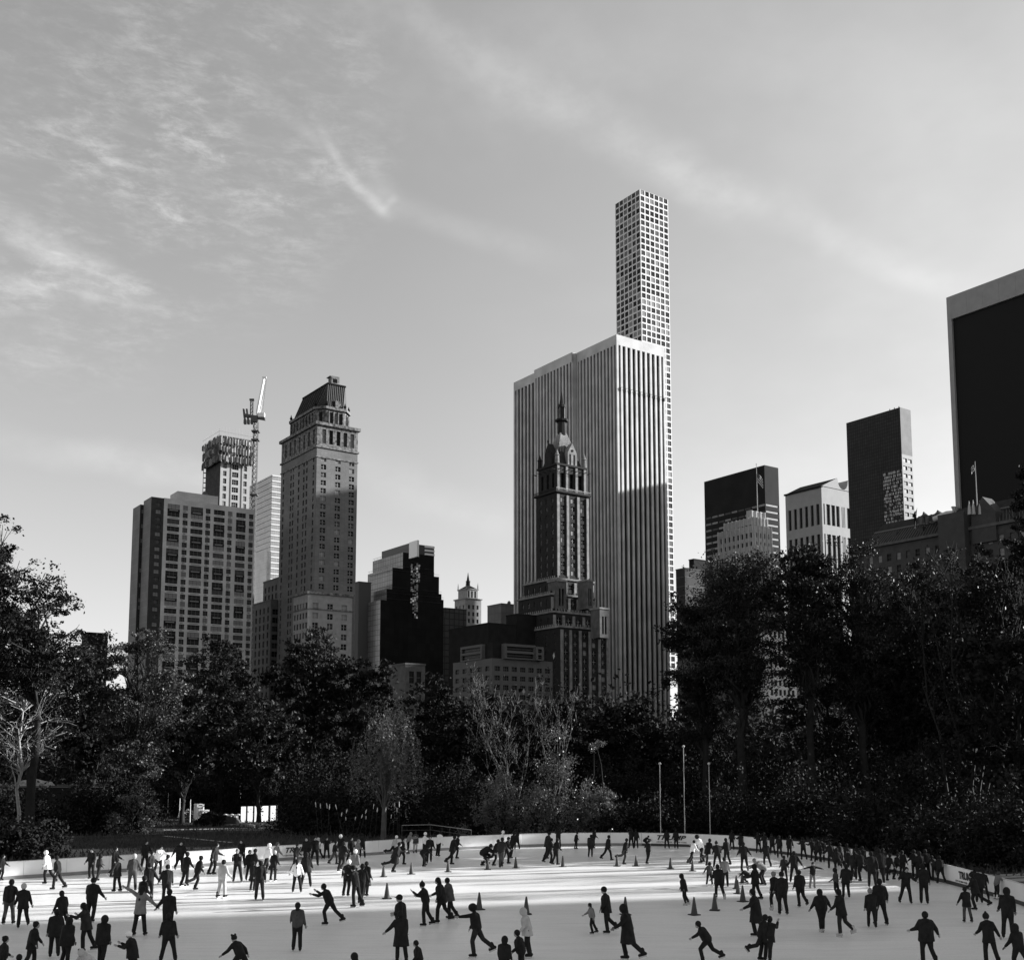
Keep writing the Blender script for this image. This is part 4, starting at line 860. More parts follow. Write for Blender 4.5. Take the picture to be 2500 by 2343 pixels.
def tree(label, px, topy, wpx, Y, basefrac=.35, n=9000, leaf=.34, clumps=70, seed=1, lm=None, bm=None, name='tree', cat='tree', spread=1.0, group=None, kind='leafy', off=None, depth=None, trunk_r=None, lowpx=None, H=None, Wm=None, limb=1.0):
    rs = np.random.RandomState(seed); lm = lm or m_leaf; bm = bm or m_bark
    if off: x, y = off; h = H; W_ = Wm
    else:
        t_ = P(px, topy, Y); x, y, h = t_.x, Y, t_.z; W_ = wpx / FPX * Y * 1.0
    D_ = depth or W_ * .8
    r_ = empty(name, (x, y, 0), label, cat, group)
    z0 = h * basefrac; cz = (h + z0) / 2; rz = (h - z0) / 2
    tr = trunk_r or h * .016
    segs = []; C = []
    if kind == 'leafy':
        hub = [np.array([rs.uniform(-.1, .1) * W_ * .3, rs.uniform(-.1, .1) * D_ * .3, z]) for z in (z0 * .75, z0, z0 + rz * .5, z0 + rz, z0 + rz * 1.4)]
        segs.append(([np.zeros(3), np.array([0, 0, z0 * .4])] + hub, [tr * 1.35, tr, tr * .85, tr * .75, tr * .55, tr * .4, tr * .2]))
        cl = []
        for i in range(clumps):
            v = rs.normal(size=3); v /= np.linalg.norm(v); rr_ = rs.uniform(.55, 1.0) ** .6; bump = 1 + .16 * math.sin(v[0] * 5 + seed) * math.cos(v[2] * 4 + seed * 2)
            p = np.array([v[0] * W_ / 2, v[1] * D_ / 2, v[2] * rz]) * rr_ * bump * .86; p[2] += cz - rz * .04
            if v[2] < -.3: p[:2] *= .75
            cl.append(p)
        nl = rs.dirichlet(np.ones(clumps) * 2.5) * n
        for p, k in zip(cl, nl):
            k = int(k); hb = min(hub, key=lambda q: abs(q[2] - (p[2] - rz * .45))); b_ = branchy(rs, hb, p, 4, .16)
            segs.append((b_, [tr * .30 * limb, tr * .22 * limb, tr * .16 * limb, tr * .10, tr * .04]))
            for q in range(4): e = p + rs.normal(size=3) * W_ * .06; segs.append(([b_[2 + q % 2], (b_[3] + e) / 2, e], [tr * .08, tr * .05, .02]))
            s = W_ * .075 * spread * rs.uniform(.6, 1.4)
            k3 = max(2, k // 60); sub = p + rs.normal(size=(k3, 3)) * s * np.array([1.15, 1.1, .7]); idx = rs.randint(0, k3, k)
            C.append(sub[idx] + rs.normal(size=(k, 3)) * s * np.array([.42, .42, .26]))
        C = np.vstack(C)
    elif kind == 'pine':
        segs.append(([np.zeros(3), np.array([0, 0, h * .5]), np.array([.2, 0, h])], [tr * 1.2, tr * .7, .04]))
        lv = 26
        for i in range(lv):
            f = i / (lv - 1); z = z0 + (h - z0) * f; R_ = W_ / 2 * (1 - f) ** .6 * rs.uniform(.7, 1.1) + .3
            for k in range(7):
                an = rs.uniform(0, 6.283); L = R_ * rs.uniform(.65, 1.1); d = np.array([math.cos(an), math.sin(an), 0]); e = d * L + np.array([0, 0, z + L * .10 * rs.uniform(-1, 1.5)]); s0 = np.array([0, 0, z])
                segs.append(([s0, (s0 + e) / 2 - np.array([0, 0, .12 * L]), e], [.07, .05, .02])); m_ = int(n / lv / 7); tt = rs.uniform(.2, 1.0, m_) ** .8
                C.append(s0 + (e - s0) * tt[:, None] + rs.normal(size=(m_, 3)) * np.array([L * .13, L * .13, .13]) + np.array([0, 0, .1]))
        C = np.vstack(C)
    elif kind == 'willow':
        segs.append(([np.zeros(3), np.array([.1, 0, z0]), np.array([0, 0, z0 + rz * .6])], [tr * 1.3, tr, tr * .6]))
        for i in range(clumps):
            an = rs.uniform(0, 6.283); rr_ = math.sqrt(rs.uniform(0, 1)); top = np.array([math.cos(an) * W_ / 2 * rr_, math.sin(an) * D_ / 2 * rr_, z0 + 2 * rz * (1 - .45 * rr_ ** 2) * rs.uniform(.72, 1.0)])
            b_ = branchy(rs, np.array([0, 0, z0 * rs.uniform(.5, 1)]), top, 4, .15); segs.append((b_, [tr * .35, tr * .25, tr * .15, tr * .08, .02]))
            m_ = n // clumps; Ld = rs.uniform(.15, .5) * h; tt = rs.uniform(0, 1, m_); st = rs.randint(0, 6, m_); o6 = rs.normal(size=(6, 3)) * np.array([W_ * .05, D_ * .05, .5])
            C.append(top + o6[st] * (1 + tt[:, None]) + np.array([0, 0, -1]) * (tt * Ld)[:, None] + rs.normal(size=(m_, 3)) * .12)
        C = np.vstack(C)
    elif kind == 'bare':
        for s_ in range(clumps):
            an = rs.uniform(-1, 1); b0 = np.array([rs.uniform(-.15, .15) * W_, rs.uniform(-.1, .1) * W_, 0]); top = np.array([b0[0] + an * W_ * .5, rs.uniform(-.4, .4) * W_, h * rs.uniform(.8, 1.0)])
            st = branchy(rs, b0, top, 6, .05); segs.append((st, [tr, tr * .85, tr * .7, tr * .55, tr * .4, tr * .25, .03]))
            for j in range(2, 6):
                for q in range(3):
                    e = st[j] + np.array([rs.uniform(-.22, .22) * W_, rs.uniform(-.2, .2) * W_, h * rs.uniform(.06, .2)]); b2 = branchy(rs, st[j], e, 3, .1); segs.append((b2, [tr * .3, tr * .2, tr * .12, .02]))
                    for u_ in range(3): e2 = b2[2] + np.array([rs.uniform(-.1, .1) * W_, rs.uniform(-.1, .1) * W_, h * rs.uniform(.02, .1)]); segs.append(([b2[2], e2], [.035, .015]))
                    m_ = max(1, int(n / clumps / 12)); C.append(e + rs.normal(size=(m_, 3)) * W_ * .06)
        C = np.vstack(C)
    elif kind == 'bush':
        for i in range(clumps):
            v = rs.normal(size=3); v /= np.linalg.norm(v); v[2] = abs(v[2]); p = np.array([v[0] * W_ / 2, v[1] * D_ / 2, v[2] * h * .80 + h * .04]) * rs.uniform(.35, 1.0) * (1 + .22 * math.sin(v[0] * 7 + seed))
            segs.append((branchy(rs, np.array([p[0] * .15, p[1] * .15, 0]), p, 3, .12), [.09, .06, .04, .02])); k = int(n / clumps * rs.uniform(.5, 1.5)); s = W_ * .07 * spread
            k3 = max(2, k // 50); sub = p + rs.normal(size=(k3, 3)) * s; idx = rs.randint(0, k3, k); q = sub[idx] + rs.normal(size=(k, 3)) * s * .5; q[:, 2] = np.abs(q[:, 2]); C.append(q)
        C = np.vstack(C)
    V, F = tubes_np(segs, 5 if kind != 'bare' else 4); np_obj('trunk' if kind not in ('bush', 'bare') else 'stems', V, F, bm, r_, True)
    V, F = leaves_np(C, leaf, rs, .3 if kind == 'pine' else .1, 1.5 if kind != 'willow' else 2.4); np_obj('crown' if kind != 'bush' else 'foliage', V, F, lm, r_)
    return r_

# left side
tree('large dark broadleaf tree cut by the left edge, against the sky', -10, 1262, 270, 96, .42, 17000, .19, 70, 3, spread=1.0)
tree('spreading leafy tree reaching out against the sky below the left edge tree', 100, 1400, 290, 99, .50, 14000, .19, 52, 8, spread=.95, limb=1.3)
tree('light leaved round tree under the spreading left tree', 90, 1560, 360, 116, .45, 20000, .22, 90, 12, lm=m_leaf2)
tree('pale barked forked tree standing alone at the lower left', 66, 1590, 300, 100, .36, 5200, .13, 46, 21, bm=m_barkl, lm=m_leaf2, limb=1.5, trunk_r=.17, spread=1.2)
tree('feathery layered pine in front of the brick apartment block', 345, 1478, 215, 118, .10, 26000, .17, 90, 5, lm=m_needle, name='pine_tree')
tree('dark tree between the left round tree and the pine', 240, 1568, 230, 132, .25, 9000, .36, 60, 31)
tree('round topped dark tree below the brick apartment block', 548, 1550, 230, 142, .25, 24000, .24, 110, 14)
tree('lower dark tree right of the feathery pine', 455, 1640, 210, 126, .2, 9000, .34, 60, 15, lm=m_leaf2)
tree('dark tree with bright leaf flecks beside the park light pole', 640, 1655, 190, 124, .2, 8000, .30, 60, 16, lm=m_leaf2)
tree('tall leafy tree rising before the mansard hotel wing', 768, 1497, 165, 150, .3, 18000, .24, 80, 17, lm=m_leaf2)
tree('dark tree at the foot of the stepped glass tower', 868, 1575, 200, 148, .25, 10000, .36, 60, 18)
tree('dark tree left of the tall leafy tree below the hotel', 690, 1600, 170, 146, .25, 8000, .36, 50, 19)
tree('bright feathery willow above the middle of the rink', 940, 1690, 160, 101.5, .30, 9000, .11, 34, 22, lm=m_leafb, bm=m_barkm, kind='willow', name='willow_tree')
tree('dark tree behind the willow on its right', 1065, 1650, 220, 150, .25, 10000, .36, 60, 23)
tree('bare multi stemmed birch in the centre', 1245, 1645, 190, 122, .3, 1500, .16, 7, 24, lm=m_leaf2, bm=m_barkb, kind='bare', name='birch_tree', trunk_r=.055)
tree('second slimmer bare birch right of the first', 1350, 1690, 100, 123, .3, 700, .16, 4, 25, lm=m_leaf2, bm=m_barkm, kind='bare', name='birch_tree', trunk_r=.06)
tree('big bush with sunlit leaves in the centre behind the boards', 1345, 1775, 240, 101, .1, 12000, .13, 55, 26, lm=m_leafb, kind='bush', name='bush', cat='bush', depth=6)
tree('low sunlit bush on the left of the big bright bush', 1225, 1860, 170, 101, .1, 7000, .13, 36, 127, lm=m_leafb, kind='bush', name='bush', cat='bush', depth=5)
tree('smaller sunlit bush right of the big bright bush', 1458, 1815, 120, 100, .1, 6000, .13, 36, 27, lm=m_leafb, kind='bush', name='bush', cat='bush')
tree('dark tree canopy at the foot of the pinnacled hotel', 1390, 1684, 250, 152, .2, 12000, .36, 70, 28)
tree('dark tree canopy under the striped slab', 1540, 1694, 230, 150, .2, 12000, .36, 70, 29)
tree('dark sloping tree at the right foot of the striped slab', 1665, 1748, 220, 151, .2, 11000, .34, 70, 30)
tree('dark tree behind the bare birches', 1200, 1680, 240, 154, .2, 9000, .38, 60, 33)
# right side
tree('glittering leafy tree before the deco building', 1800, 1312, 270, 118, .40, 46000, .16, 120, 41, lm=m_leaf2, spread=1.15, limb=1.4)
tree('tall leafy tree in front of the broken pediment tower', 1965, 1278, 190, 117, .42, 20000, .21, 75, 42, lm=m_leaf2, spread=1.1, limb=1.5, trunk_r=.42)
tree('broad glittering tree left of the long hotel', 2095, 1312, 270, 120, .34, 46000, .16, 120, 43, lm=m_leaf2, spread=1.15, limb=1.3)
tree('lower leafy tree right of the striped slab foot', 1712, 1425, 200, 122, .34, 24000, .21, 90, 44, spread=1.15)
tree('dense mid height tree under the tall glittering trees', 2020, 1560, 240, 127, .25, 14000, .24, 70, 45)
tree('dark tree in front of the long hotel arches', 2190, 1500, 260, 124, .25, 26000, .22, 110, 46)
tree('bare limbed tree crossing the long hotel front', 2330, 1320, 300, 98, .35, 1800, .2, 6, 47, kind='bare', lm=m_leaf2, bm=m_bark, trunk_r=.16)
tree('dark tree standing below the gables of the long hotel', 2420, 1300, 250, 100, .3, 24000, .20, 100, 48)
tree('tall dark tree cut by the right edge beside the black slab', 2525, 1075, 170, 92, .35, 20000, .20, 80, 49)
tree('black tree hiding the wall of the long hotel', 2235, 1340, 250, 121, .25, 26000, .20, 100, 60)
tree('black leafy tree hiding the gabled part of the long hotel', 2385, 1285, 240, 119, .25, 26000, .18, 100, 61)
tree('wide black tree filling the lower right', 2330, 1480, 360, 122, .15, 17000, .34, 90, 50)
tree('black tree against the right edge lower down', 2480, 1500, 300, 94, .12, 14000, .32, 80, 51)
# understorey
us = [('dark bush behind the left end of the boards', 60, 2015, 240, 84), ('dark evergreen bush left of the junk heap', 190, 1965, 220, 112), ('tall dark shrub right of the iron fence', 280, 1850, 200, 112),
      ('dark shrub behind the junk heap', 430, 1850, 220, 142), ('dark shrub behind the white panels', 600, 1810, 230, 144), ('dark shrub left of the willow', 760, 1800, 200, 136),
      ('dark shrub behind the willow foot', 860, 1830, 210, 126), ('dark low shrub under the willow', 960, 1915, 260, 108), ('dark round shrub left of the bright bush', 1110, 1800, 210, 124),
      ('dark low hedge bush under the bright bush', 1230, 1935, 250, 106), ('dark bush right of the small bright bush', 1510, 1850, 240, 120), ('black bush behind the leftmost board flagpole', 1600, 1850, 220, 122),
      ('black bush behind the tallest board flagpole', 1700, 1810, 240, 124), ('black bush under the glittering tree', 1820, 1780, 260, 126), ('black bush right of the board flagpoles', 1790, 1930, 300, 104),
      ('black bush above the crowded right skaters', 1960, 1880, 300, 104), ('tall black bush under the broad tree', 2080, 1740, 280, 122), ('black bush above the second right board', 2140, 1950, 300, 92),
      ('tall black bush below the long hotel', 2250, 1760, 300, 100), ('black bush above the lettered right board', 2330, 1960, 300, 82), ('black bush at the right edge above the boards', 2490, 1900, 300, 76), ('black bush low in front of the left pale tree', 20, 1905, 260, 108),
      ('dark low bush left of the white panels', 520, 1985, 60, 124), ('dark bush right of the white panels', 780, 1925, 260, 112), ('tall black bush between the flagpoles and bright bush', 1560, 1960, 260, 102)]
for i, (lb, px, ty, wp, Y) in enumerate(us):
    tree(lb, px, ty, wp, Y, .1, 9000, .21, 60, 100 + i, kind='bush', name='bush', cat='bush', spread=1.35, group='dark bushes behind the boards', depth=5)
tree('bush with upright stems of pale leaves above the junk heap', 325, 1865, 130, 110, .1, 2600, .16, 30, 130, lm=m_leafb, kind='bush', name='bush', cat='bush')
# woods farther off, one mass
rs = np.random.RandomState(77); Cc = []
for i in range(900):
    y = rs.uniform(158, 240); x = rs.uniform(-.55, .55) * y; h = rs.uniform(7, 17) * (1.0 if x < 0 else 1.1); s = rs.uniform(1.6, 3.2)
    Cc.append(np.array([x, y, h * rs.uniform(.1, .95)]) + rs.normal(size=(130, 3)) * s)
V, F = leaves_np(np.vstack(Cc), .62, rs); V[:, 2] = np.abs(V[:, 2]); o = np_obj('distant_woods', V, F, m_leaf); tag(o, 'dark mass of far off park woods behind the nearer trees', 'woods', kind='stuff')
# grass and weeds around the far side
rs = np.random.RandomState(78); n_ = 26000; y = rs.uniform(70, 150, n_); x = rs.uniform(-.5, .5, n_) * y; bx = np.array([p.x for p in BL]); by = np.array([p.y for p in BL]); keep = y > np.interp(x, bx, by) + .6
C_ = np.stack([x, y, np.full(n_, .05)], 1)[keep]; k = len(C_); hgt = rs.uniform(.08, .45, k); dx = rs.normal(size=(k, 2)) * .12
V = np.stack([C_ + [-.05, 0, 0], C_ + [.05, 0, 0], C_ + np.stack([dx[:, 0], dx[:, 1], hgt], 1)], 1).reshape(-1, 3); o = np_obj('grass', V, np.arange(3 * k).reshape(k, 3), mat('dry_grass', .05, .9)); tag(o, 'rough grass tufts on the ground beyond the boards', 'grass', kind='stuff')
# trees beyond the right edge: their long shadows streak the sunlit ice
e_ = Vector((math.cos(SUN_AZ), math.sin(SUN_AZ), 0)); p_ = Vector((-e_.y, e_.x, 0))
for i, (t_, q_, h_, w_, kd) in enumerate([(82, 59, 27, 1.6, 'bare'), (92, 63.5, 24, 3.0, 'bare'), (76, 69, 20, 2.0, 'bare'), (88, 73, 25, 4.0, 'leafy'), (100, 79, 30, 5.0, 'leafy'), (80, 84.5, 23, 5.0, 'leafy'), (106, 66, 33, 2.5, 'bare'), (86, 89, 22, 3.0, 'leafy'), (95, 57, 31, 2.4, 'bare'), (112, 75.5, 36, 3, 'bare'), (98, 87, 34, 4, 'leafy'), (90, 86, 24, 4, 'leafy')]):
    o = e_ * t_ + p_ * q_
    tree('park tree number %s of the row beyond the right edge' % ('one two three four five six seven eight nine ten eleven twelve'.split()[i]), 0, 0, 0, 0, .45, 2500 if kd == 'leafy' else 300, .3, 24 if kd == 'leafy' else 4, 200 + i, off=(o.x, o.y), H=h_, Wm=w_, kind=kd, group='trees beyond the right edge', lm=m_leaf2, trunk_r=.16)
# ------------------------------------------------------------------ people on the ice
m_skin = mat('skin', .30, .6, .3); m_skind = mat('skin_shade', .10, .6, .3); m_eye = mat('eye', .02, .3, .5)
CL = {'k': mat('cloth_black', .014, .85, .15, .4, 5), 'd': mat('cloth_dark', .022, .85, .15, .4, 5), 'g': mat('cloth_charcoal', .06, .85, .15, .3, 5),
      'm': mat('cloth_grey', .17, .85, .15, .2, 5), 'l': mat('cloth_light_grey', .40, .85, .15, .15, 5), 'w': mat('cloth_white', .78, .85, .15, .08, 5)}
m_blade = mat('skate_blade', .5, .25, .6, metal=.9)
def sph(q, c, r, n=8, m=6, sx=1, sy=1, sz=1):
    rings = []
    for j in range(1, m): t_ = math.pi * j / m; rings.append([(c[0] + r * sx * math.sin(t_) * math.cos(2 * math.pi * k / n), c[1] + r * sy * math.sin(t_) * math.sin(2 * math.pi * k / n), c[2] + r * sz * math.cos(t_)) for k in range(n)])
    top = (c[0], c[1], c[2] + r * sz); bot = (c[0], c[1], c[2] - r * sz)
    for k in range(n): q.face([top, rings[0][k], rings[0][(k + 1) % n]]); q.face([bot, rings[-1][(k + 1) % n], rings[-1][k]])
    for A_, B_ in zip(rings, rings[1:]):
        for k in range(n): q.face([A_[k], B_[k], B_[(k + 1) % n], A_[(k + 1) % n]])
def cap(q, a, b, r1, r2): q.tube([a, b], [r1, r2], 9); sph(q, a, r1 * .995); sph(q, b, r2 * .995)
def frus(q, a, b, ra, rb, ey=.8, n=12):      # flat ended elliptical frustum for coat skirts and torsos
    a, b = Vector(a), Vector(b); R1 = [(a.x + ra * math.cos(2 * math.pi * k / n), a.y + ra * ey * math.sin(2 * math.pi * k / n), a.z) for k in range(n)]; R2 = [(b.x + rb * math.cos(2 * math.pi * k / n), b.y + rb * ey * math.sin(2 * math.pi * k / n), b.z + (.02 if k % 3 else 0)) for k in range(n)]
    q.face(R1); q.face(R2[::-1])
    for k in range(n): q.face([R1[k], R2[k], R2[(k + 1) % n], R1[(k + 1) % n]])
def rot(v, lean, side=0):       # lean about X (forward), side about Y
    v = Vector(v); c_, s_ = math.cos(lean), math.sin(lean); v = Vector((v.x, v.y * c_ + v.z * s_, -v.y * s_ + v.z * c_))
    c_, s_ = math.cos(side), math.sin(side); return Vector((v.x * c_ + v.z * s_, v.y, -v.x * s_ + v.z * c_))
def limb(flex, abd, sd):        # direction of a hanging limb, flexed forward and moved outward
    f, a = R(flex), R(abd); return Vector((sd * math.sin(a), math.sin(f) * math.cos(a), -math.cos(f) * math.cos(a)))
# pose: lean, side, left leg (flex, abduct, knee), right leg, left arm (flex, abduct, elbow), right arm
POSE = {
 'stand': (4, 0, (7, 5, 10), (-7, 5, 6), (14, 12, 24), (-10, 13, 18)),
 'wide': (3, 0, (4, 11, 8), (-4, 12, 6), (8, 16, 22), (2, 20, 16)),
 'walk': (6, 0, (18, 4, 14), (-16, 4, 10), (-18, 12, 14), (20, 12, 22)),
 'walk2': (6, 0, (-18, 4, 12), (16, 4, 16), (22, 12, 22), (-18, 12, 14)),
 'glide': (10, 0, (14, 6, 28), (-28, 8, 22), (10, 28, 15), (12, 28, 15)),
 'kick': (12, 0, (8, 4, 18), (-38, 8, 40), (25, 20, 40), (-15, 22, 20)),
 'lunge': (22, 0, (30, 3, 34), (-34, 5, 2), (62, 12, 30), (66, 10, 55)),
 'arms': (6, 0, (7, 8, 14), (-6, 9, 10), (10, 26, 18), (0, 32, 14)),
 'tee': (2, 0, (0, 8, 3), (0, 8, 3), (5, 78, 5), (5, 82, 5)),
 'point': (6, 0, (16, 3, 22), (-30, 4, 18), (82, 6, 4), (10, 10, 20)),
 'bend': (52, 0, (38, 6, 38), (14, 8, 22), (50, 8, 8), (50, 8, 8)),
 'crouch': (48, 0, (72, 10, 92), (40, 10, 78), (60, 18, 10), (40, 22, 10)),
 'rest': (14, 0, (4, 8, 6), (-4, 8, 6), (48, 10, 30), (48, 10, 30)),
 'fold': (2, 0, (0, 11, 2), (0, 11, 2), (28, 10, 110), (28, 10, 110)),
 'hips': (2, 0, (0, 15, 2), (0, 15, 2), (-8, 40, 70), (-8, 40, 70)),
 'hold': (4, 0, (6, 5, 8), (-6, 5, 8), (4, 34, 8), (4, 10, 12)),
 'holdr': (4, 0, (-6, 5, 8), (6, 5, 8), (4, 10, 12), (4, 34, 8)),
 'raise': (3, 0, (0, 7, 3), (0, 7, 3), (10, 128, 12), (8, 46, 12)),
 'oneleg': (4, 0, (0, 4, 2), (-10, 6, 38), (6, 16, 14), (6, 30, 14)),
 'beg': (8, 0, (6, 6, 10), (-8, 6, 12), (40, 6, 60), (30, 8, 62)),
 'run': (32, 0, (40, 6, 40), (-30, 8, 30), (46, 30, 10), (-46, 30, 10)),
 'narrow': (3, 0, (0, -3, 2), (0, -3, 2), (6, 24, 22), (6, 36, 14)),
}
JOBS = []       # (temp object, final name, root, material)
def job(q, name, root, m, vox, S, Z):
    me = bpy.data.meshes.new('tmp'); me.from_pydata([(a * S, b * S, c * S + Z) for a, b, c in q.v], [], q.f)
    o = bpy.data.objects.new('tmp', me); COL.objects.link(o); md = o.modifiers.new('r', 'REMESH'); md.mode = 'VOXEL'; md.voxel_size = vox; md.use_smooth_shade = True
    s_ = o.modifiers.new('s', 'SMOOTH'); s_.factor = .5; s_.iterations = 2; JOBS.append((o, name, root, m))
NP = 0
def person(px, py, hpx, face, pose, label, top='k', leg='k', coat='jacket', head='hair', hc='k', skate='k', bulk=1.0, group=None, sk=None):
    """px,py = feet in the photograph; the figure stands there on the ice and is sized from its height"""
    global NP; NP += 1
    g_ = G(px, py); dist = g_.y * cs - CAMH * sn; hm = hpx * dist / FPX; hm = max(.95, min(hm, 1.96)); S = hm / 1.78
    lean, side, LL, RL, LA, RA = POSE[pose]; jr = random.Random(NP * 13 + 5); bulk = bulk * jr.uniform(1.04, 1.2)
    jt = lambda v, a, b, c: (v[0] + jr.uniform(-a, a), v[1] * jr.uniform(.65, 1.1) + jr.uniform(-b, b), max(2, v[2] + jr.uniform(-2, c)))
    if pose not in ('tee', 'raise', 'point', 'narrow'): LA, RA = jt(LA, 14, 3, 30), jt(RA, 14, 3, 30)
    if pose != 'narrow': LL, RL = jt(LL, 5, 2, 16), jt(RL, 5, 2, 16)
    lean += jr.uniform(-2, 9); side += jr.uniform(-4, 4); face += jr.uniform(-14, 14); le, si = R(lean), R(side)
    root = empty('person', (g_.x, g_.y, 0.0), label, 'person', group, rz=-R(face))
    vox = .019 if g_.y < 62 else .023 if g_.y < 80 else .027
    th, sh, ft = .45, .44, .085
    def leg_pts(sd, L):
        hip = Vector((sd * .09, 0, 0)); d1 = limb(L[0], L[1], sd); kn = hip + d1 * th; d2 = limb(L[0] - L[2], L[1] * .9, sd); an = kn + d2 * sh; return hip, kn, an, d2
    lg = [leg_pts(-1, LL), leg_pts(1, RL)]; low = min(l[2].z for l in lg); hipz = ft + .05 - low
    up = lambda v: Vector((v.x, v.y, v.z + hipz)); lg = [[up(l[0]), up(l[1]), up(l[2]), l[3]] for l in lg]
    pel = Vector((0, 0, hipz)); T_ = lambda v: pel + rot(v, le, si)
    chest = T_((0, 0, .40)); neck = T_((0, .0, .55)); headc = T_((0, .02, .54)) + rot((0, .02, .125), le * .45, si)
    arms = []
    for sd, Aa in ((-1, LA), (1, RA)):
        shd = T_((sd * .165 * (.6 + .4 * bulk), 0, .445)); d1 = limb(Aa[0], Aa[1], sd); el = shd + d1 * .28; d2 = limb(Aa[0] + Aa[2], Aa[1] * (.55 if Aa[2] > 60 else .95), sd if Aa[2] < 100 else -sd)
        if Aa[2] == 70: d2 = (T_((sd * .15, .02, .10)) - el).normalized()
        wr = el + d2 * .25; arms.append((shd, el, wr, d2, sd))
    Z = 0
    # body: one continuous figure
    q = MB(); bk = bulk
    for l in lg: cap(q, l[0], l[1], .085 * bk, .058); cap(q, l[1], l[2], .056, .040); toe = l[2] + Vector((0, .13, -.05)); cap(q, l[2] - Vector((0, .03, .04)), toe, .040, .034)
    cap(q, T_((-.05, 0, .0)), T_((-.055 * bk, 0, .38)), .10 * bk, .092 * bk); cap(q, T_((.05, 0, .0)), T_((.055 * bk, 0, .38)), .10 * bk, .092 * bk)
    for a in arms: cap(q, T_((a[4] * .05, 0, .46)), a[0], .050, .050); cap(q, a[0], a[1], .055, .042); cap(q, a[1], a[2], .042, .028); cap(q, a[2], a[2] + a[3] * .07, .030, .034)
    cap(q, T_((0, 0, .42)), neck, .058, .052); cap(q, neck, headc - Vector((0, 0, .05)), .050, .050); fw = rot((0, 1, 0), le * .5); sph(q, headc, .112, 12, 9, .84, .98, 1.15); sph(q, headc + fw * .035 - Vector((0, 0, .065)), .055, 8, 6)
    sph(q, headc + fw * .100 - Vector((0, 0, .012)), .020, 6, 5, .8, 1, 1.4)
    for sd in (-1, 1): sph(q, headc + Vector((sd * .088, -.005, -.01)), .022, 6, 5, .5, 1, 1.4)
    job(q, 'body', root, CL[leg] if False else (m_skin if sk is None else sk), vox, S, Z)
    # fingers, eyes, mouth: fine pieces joined to the same body mesh afterwards
    f = MB()
    for a in arms:
        pm = a[2] + a[3] * .09; ax = a[3].cross(Vector((0, 1, 0)) if abs(a[3].y) < .8 else Vector((1, 0, 0))).normalized(); pr = a[3].cross(ax)
        for i in range(4):
            b0 = pm + ax * ((i - 1.5) * .019); L_ = (.062, .074, .068, .052)[i]; m1 = b0 + a[3] * L_ * .55 + pr * .006; f.tube([b0 - a[3] * .02, b0, m1, m1 + (a[3] * .7 + pr * .6).normalized() * L_ * .5], [.0095, .0095, .0088, .0065], 5)
        b0 = a[2] + a[3] * .04 + ax * .028; f.tube([b0, b0 + (a[3] * .6 + ax * .8).normalized() * .035, b0 + (a[3] + ax * .6).normalized() * .062], [.011, .010, .008], 5)
    for sd in (-1, 1): n0 = len(f.f); sph(f, headc + fw * .090 + Vector((sd * .034, 0, .012)), .012, 6, 4); f.m[n0:] = [1] * (len(f.f) - n0)
    n0 = len(f.f); f.tube([headc + fw * .088 + Vector((-.024, 0, -.066)), headc + fw * .094 + Vector((0, 0, -.068)), headc + fw * .088 + Vector((.024, 0, -.066))], .005, 4); f.m[n0:] = [1] * (len(f.f) - n0)
    JOBS[-1] = JOBS[-1] + ((f, S),)
    # trousers / tights
    q = MB(); fat = 1.0 if coat != 'tights' else .86
    for l in lg: cap(q, l[0], l[1], .112 * bk * fat, .082 * fat); cap(q, l[1], l[1].lerp(l[2], .88), .082 * fat, (.078 if fat == 1 else .054))
    cap(q, T_((-.05, 0, .0)), T_((-.05, 0, .10)), .122 * bk, .125 * bk); cap(q, T_((.05, 0, .0)), T_((.05, 0, .10)), .122 * bk, .125 * bk); job(q, 'trousers', root, CL[leg], vox, S, Z)
    # jacket or coat
    q = MB(); b1, b2 = (-.02, .40) if coat in ('jacket', 'tights', 'vest') else (-.05, .40)
    for sd in (-1, 1): cap(q, T_((sd * .062, 0, b1)), T_((sd * .060 * bk, 0, b2 - .03)), .138 * bk, .128 * bk)
    cap(q, T_((0, .045, .06)), T_((0, .035, .36)), .140 * bk, .135 * bk); cap(q, T_((0, -.045, .02)), T_((0, -.04, .38)), .135 * bk, .130 * bk)
    for a in arms: cap(q, T_((a[4] * .05, 0, .50)), a[0], .075, .080); cap(q, a[0], a[1], .080 * (.5 + .5 * bk), .066 * (.5 + .5 * bk)); cap(q, a[1], a[1].lerp(a[2], .92), .066 * (.5 + .5 * bk), .052)
    cap(q, T_((0, 0, .36)), T_((0, 0, .52)), .12, .080)
    if coat in ('coat', 'long', 'skirt'):
        ln = {'coat': -.22, 'long': -.45, 'skirt': -.22}[coat]; mid = (limb(LL[0] * .4, 3, -1) + limb(RL[0] * .4, 3, 1)).normalized(); w_ = .155 if coat == 'coat' else .19
        frus(q, T_((0, 0, .12)), pel + mid * (-ln), .175 * bk, (.235 if coat == 'coat' else .27) * (.5 + .5 * bk), .92)
        zc = pel.z + ln * 1.0; q.v = q.v
    job(q, 'coat' if coat in ('coat', 'long', 'skirt') else 'jacket', root, CL[top], vox, S, Z)
    # head wear
    q = MB(); H_ = headc; upv = rot((0, 0, 1), le * .45, si)
